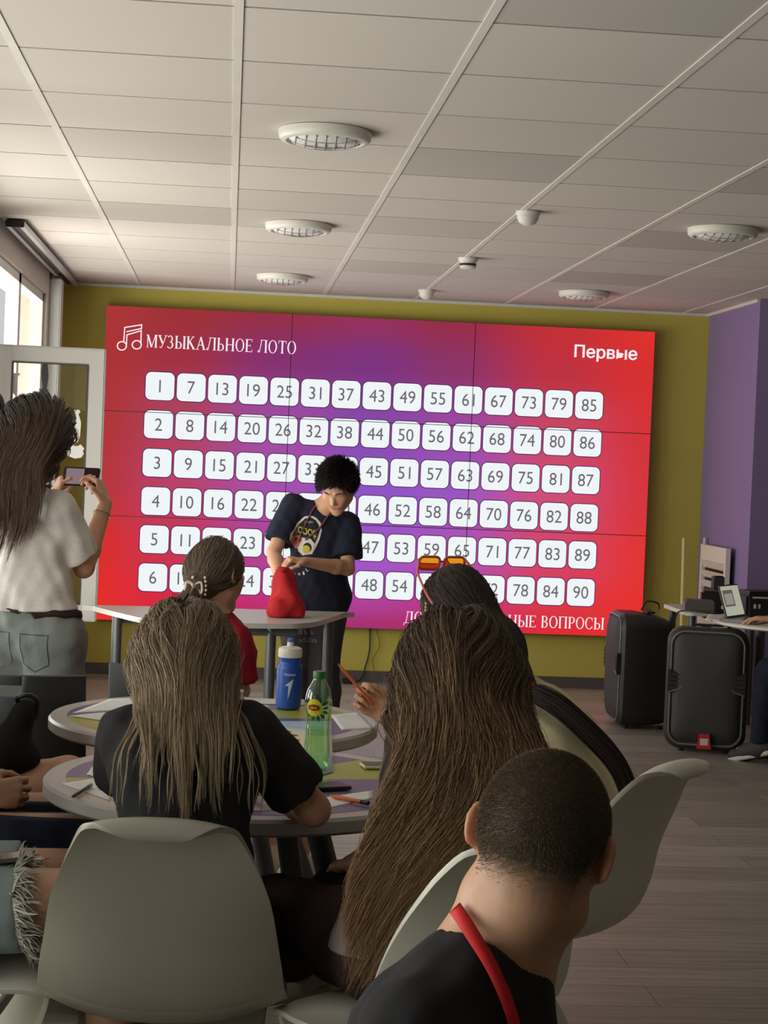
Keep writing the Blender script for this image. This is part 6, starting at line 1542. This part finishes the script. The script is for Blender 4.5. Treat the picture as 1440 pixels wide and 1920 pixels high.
# farthest: bare knees, black top
pel = V3(-.765, 4.74, .53)
p1_, j1, PT1, pt1, b1 = left_person(pel, (.99, -.1), 'person in black with a bare knee showing between the two round tables', None, legs_to(V3(-.42, 4.84, .58), V3(-.385, 4.62, .625), (1, -.1)),
    ([V3(-.80, 4.98, .76), V3(-.76, 4.52, .82)], [V3(-.62, 4.88, .66), V3(-.67, 4.62, .70)]), m_black_tee, m_black_tee, .45, m_shoe, tone=1.0, s=.95)
bk = SDF(); c_ = at(38, 1378, 4.58)
bk.cone(c_+V3(-.04, .02, -.045), c_+V3(.01, .02, .06), .062, .032, .04, V3(1, 0, 0), .9); bk.cone(c_+V3(-.07, .02, -.06), c_+V3(.02, .02, -.065), .05, .035, .04); bk.disp(lambda P: .004*wob(P, 60, 8))
V, Q = bk.mesh(.005); bkp = skin_mesh('cloth_bag', V, Q, m_black_tee, None, V3(*c_)); tag(bkp, 'black cloth bag standing on the lap of the person with a bare knee', 'bag')
MB().tube([tuple(q) for q in spline([(-.005, .02, .07), (-.01, .0, .095), (.02, -.01, .105), (.04, .01, .085), (.035, .02, .04)], 18)], .006, 6).build('strap', m_dark, bkp, True)
# ---------------------------------------------------------------- person standing behind the woman, only the profile shows
pel = V3(-.80, 6.45, .86); f = fy(1, .1); rv = V3(f[1], -f[0], 0); hc_ = at(-45, 785, 6.45)
j = dict(pelvis=pel, waist=pel+UP*.15, chest=pel+UP*.36, neck=V3(hc_[0]-.03, hc_[1], hc_[2]-.16), head_c=hc_, head_R=frame(V3(1, .1, -.1), UP), hs=1.0)
j['chest'] = lerp(j['waist'], j['neck'], .62)
j['sh'] = [j['neck']-UP*.06-rv*.155, j['neck']-UP*.06+rv*.155]; j['el'] = [q-UP*.26 for q in j['sh']]; j['wr'] = [q-UP*.23+f*.06 for q in j['el']]
j['hip'], j['kn'], j['an'], j['toe'] = stand_legs(pel, f); S = body_sdf(j, .98)
for i in (0, 1): hand_sdf(S, j['wr'][i], -UP+f*.2, rv*(1 if i == 0 else -1), f, .95, (.35,)*4)
base = V3(pel[0], pel[1], 0); p4_ = finish_person('person', S, j, base, 'dark haired person at the left edge, only the brow and nose showing', h=.007)
T = shirt_sdf(j, .98, .012, .7, (pel-UP*.06, -UP)); cloth('t_shirt', T, m_black_tee, p4_, .008); cloth('trousers', pants_sdf(j, .98, .012, 1.95, (pel+UP*.08, UP)), m_navy, p4_, .008)
for i in (0, 1): shoe('shoe', j['an'][i], j['toe'][i], m_dkshoe, m_sole, p4_, base, h=.007)
R = j['head_R']; g = lambda x, y, z, j=j: j['head_c']+(x*j['head_R'][0]+y*j['head_R'][1]+z*j['head_R'][2])
hair_base(g, R, 1.0, m_hair, p4_, base, np.array((.02, .016, .016)), .022, [(g(0, .10, .02), nrm(R[1]*.3-R[2]*1.0)), ], name='hair', h=.006)
# ---------------------------------------------------------------- person working the laptop at the right edge
pel = V3(3.10, 8.52, .53); f = fy(-.55, .83); rv = V3(f[1], -f[0], 0)
j = dict(pelvis=pel, waist=pel+UP*.15+f*.02, chest=pel+UP*.33+f*.06, neck=pel+UP*.47+f*.10, head_c=pel+UP*.66+f*.14, head_R=frame(V3(-.75, .6, -.2), UP), hs=.98)
j['sh'] = [j['chest']+UP*.10-rv*.165, j['chest']+UP*.10+rv*.165]; wl = V3(2.86, 8.95, .742)
j['el'] = [V3(2.98, 8.72, .745), V3(3.30, 8.74, .76)]; j['wr'] = [wl, V3(3.16, 8.98, .742)]
j['hip'], j['kn'], j['an'], j['toe'] = seat_legs(pel, f, .40, zk=.48); S = body_sdf(j, .96)
hand_sdf(S, j['wr'][0], V3(-.85, .5, -.02), V3(0, 0, -1), V3(0, 1, 0), .95, (.3, .25, .25, .3), .3, .06, .3); hand_sdf(S, j['wr'][1], V3(-.9, .1, -.05), V3(0, 0, -1), V3(0, -1, 0), .95, (.3,)*4)
base = V3(pel[0], pel[1], 0); q_ = finish_person('person', S, j, base, 'person at the right edge, only the hand at the laptop showing', tone=.9, h=.006)
T = shirt_sdf(j, .96, .012, .7, None); T.clip(pel-UP*.06, -UP); cloth('t_shirt', T, m_black_tee, q_, .008); cloth('trousers', pants_sdf(j, .96, .012, 1.95, (pel+UP*.08, UP)), m_navy, q_, .008)
for i in (0, 1): shoe('shoe', j['an'][i], j['toe'][i], m_dkshoe, m_sole, q_, base, h=.007)
R = j['head_R']; g = lambda x, y, z, j=j: j['head_c']+.98*(x*j['head_R'][0]+y*j['head_R'][1]+z*j['head_R'][2])
hair_base(g, R, .98, m_hair, q_, base, np.array((.05, .035, .03)), .014, [(g(0, .066, .04), nrm(R[1]-R[2]*.45))], h=.008)
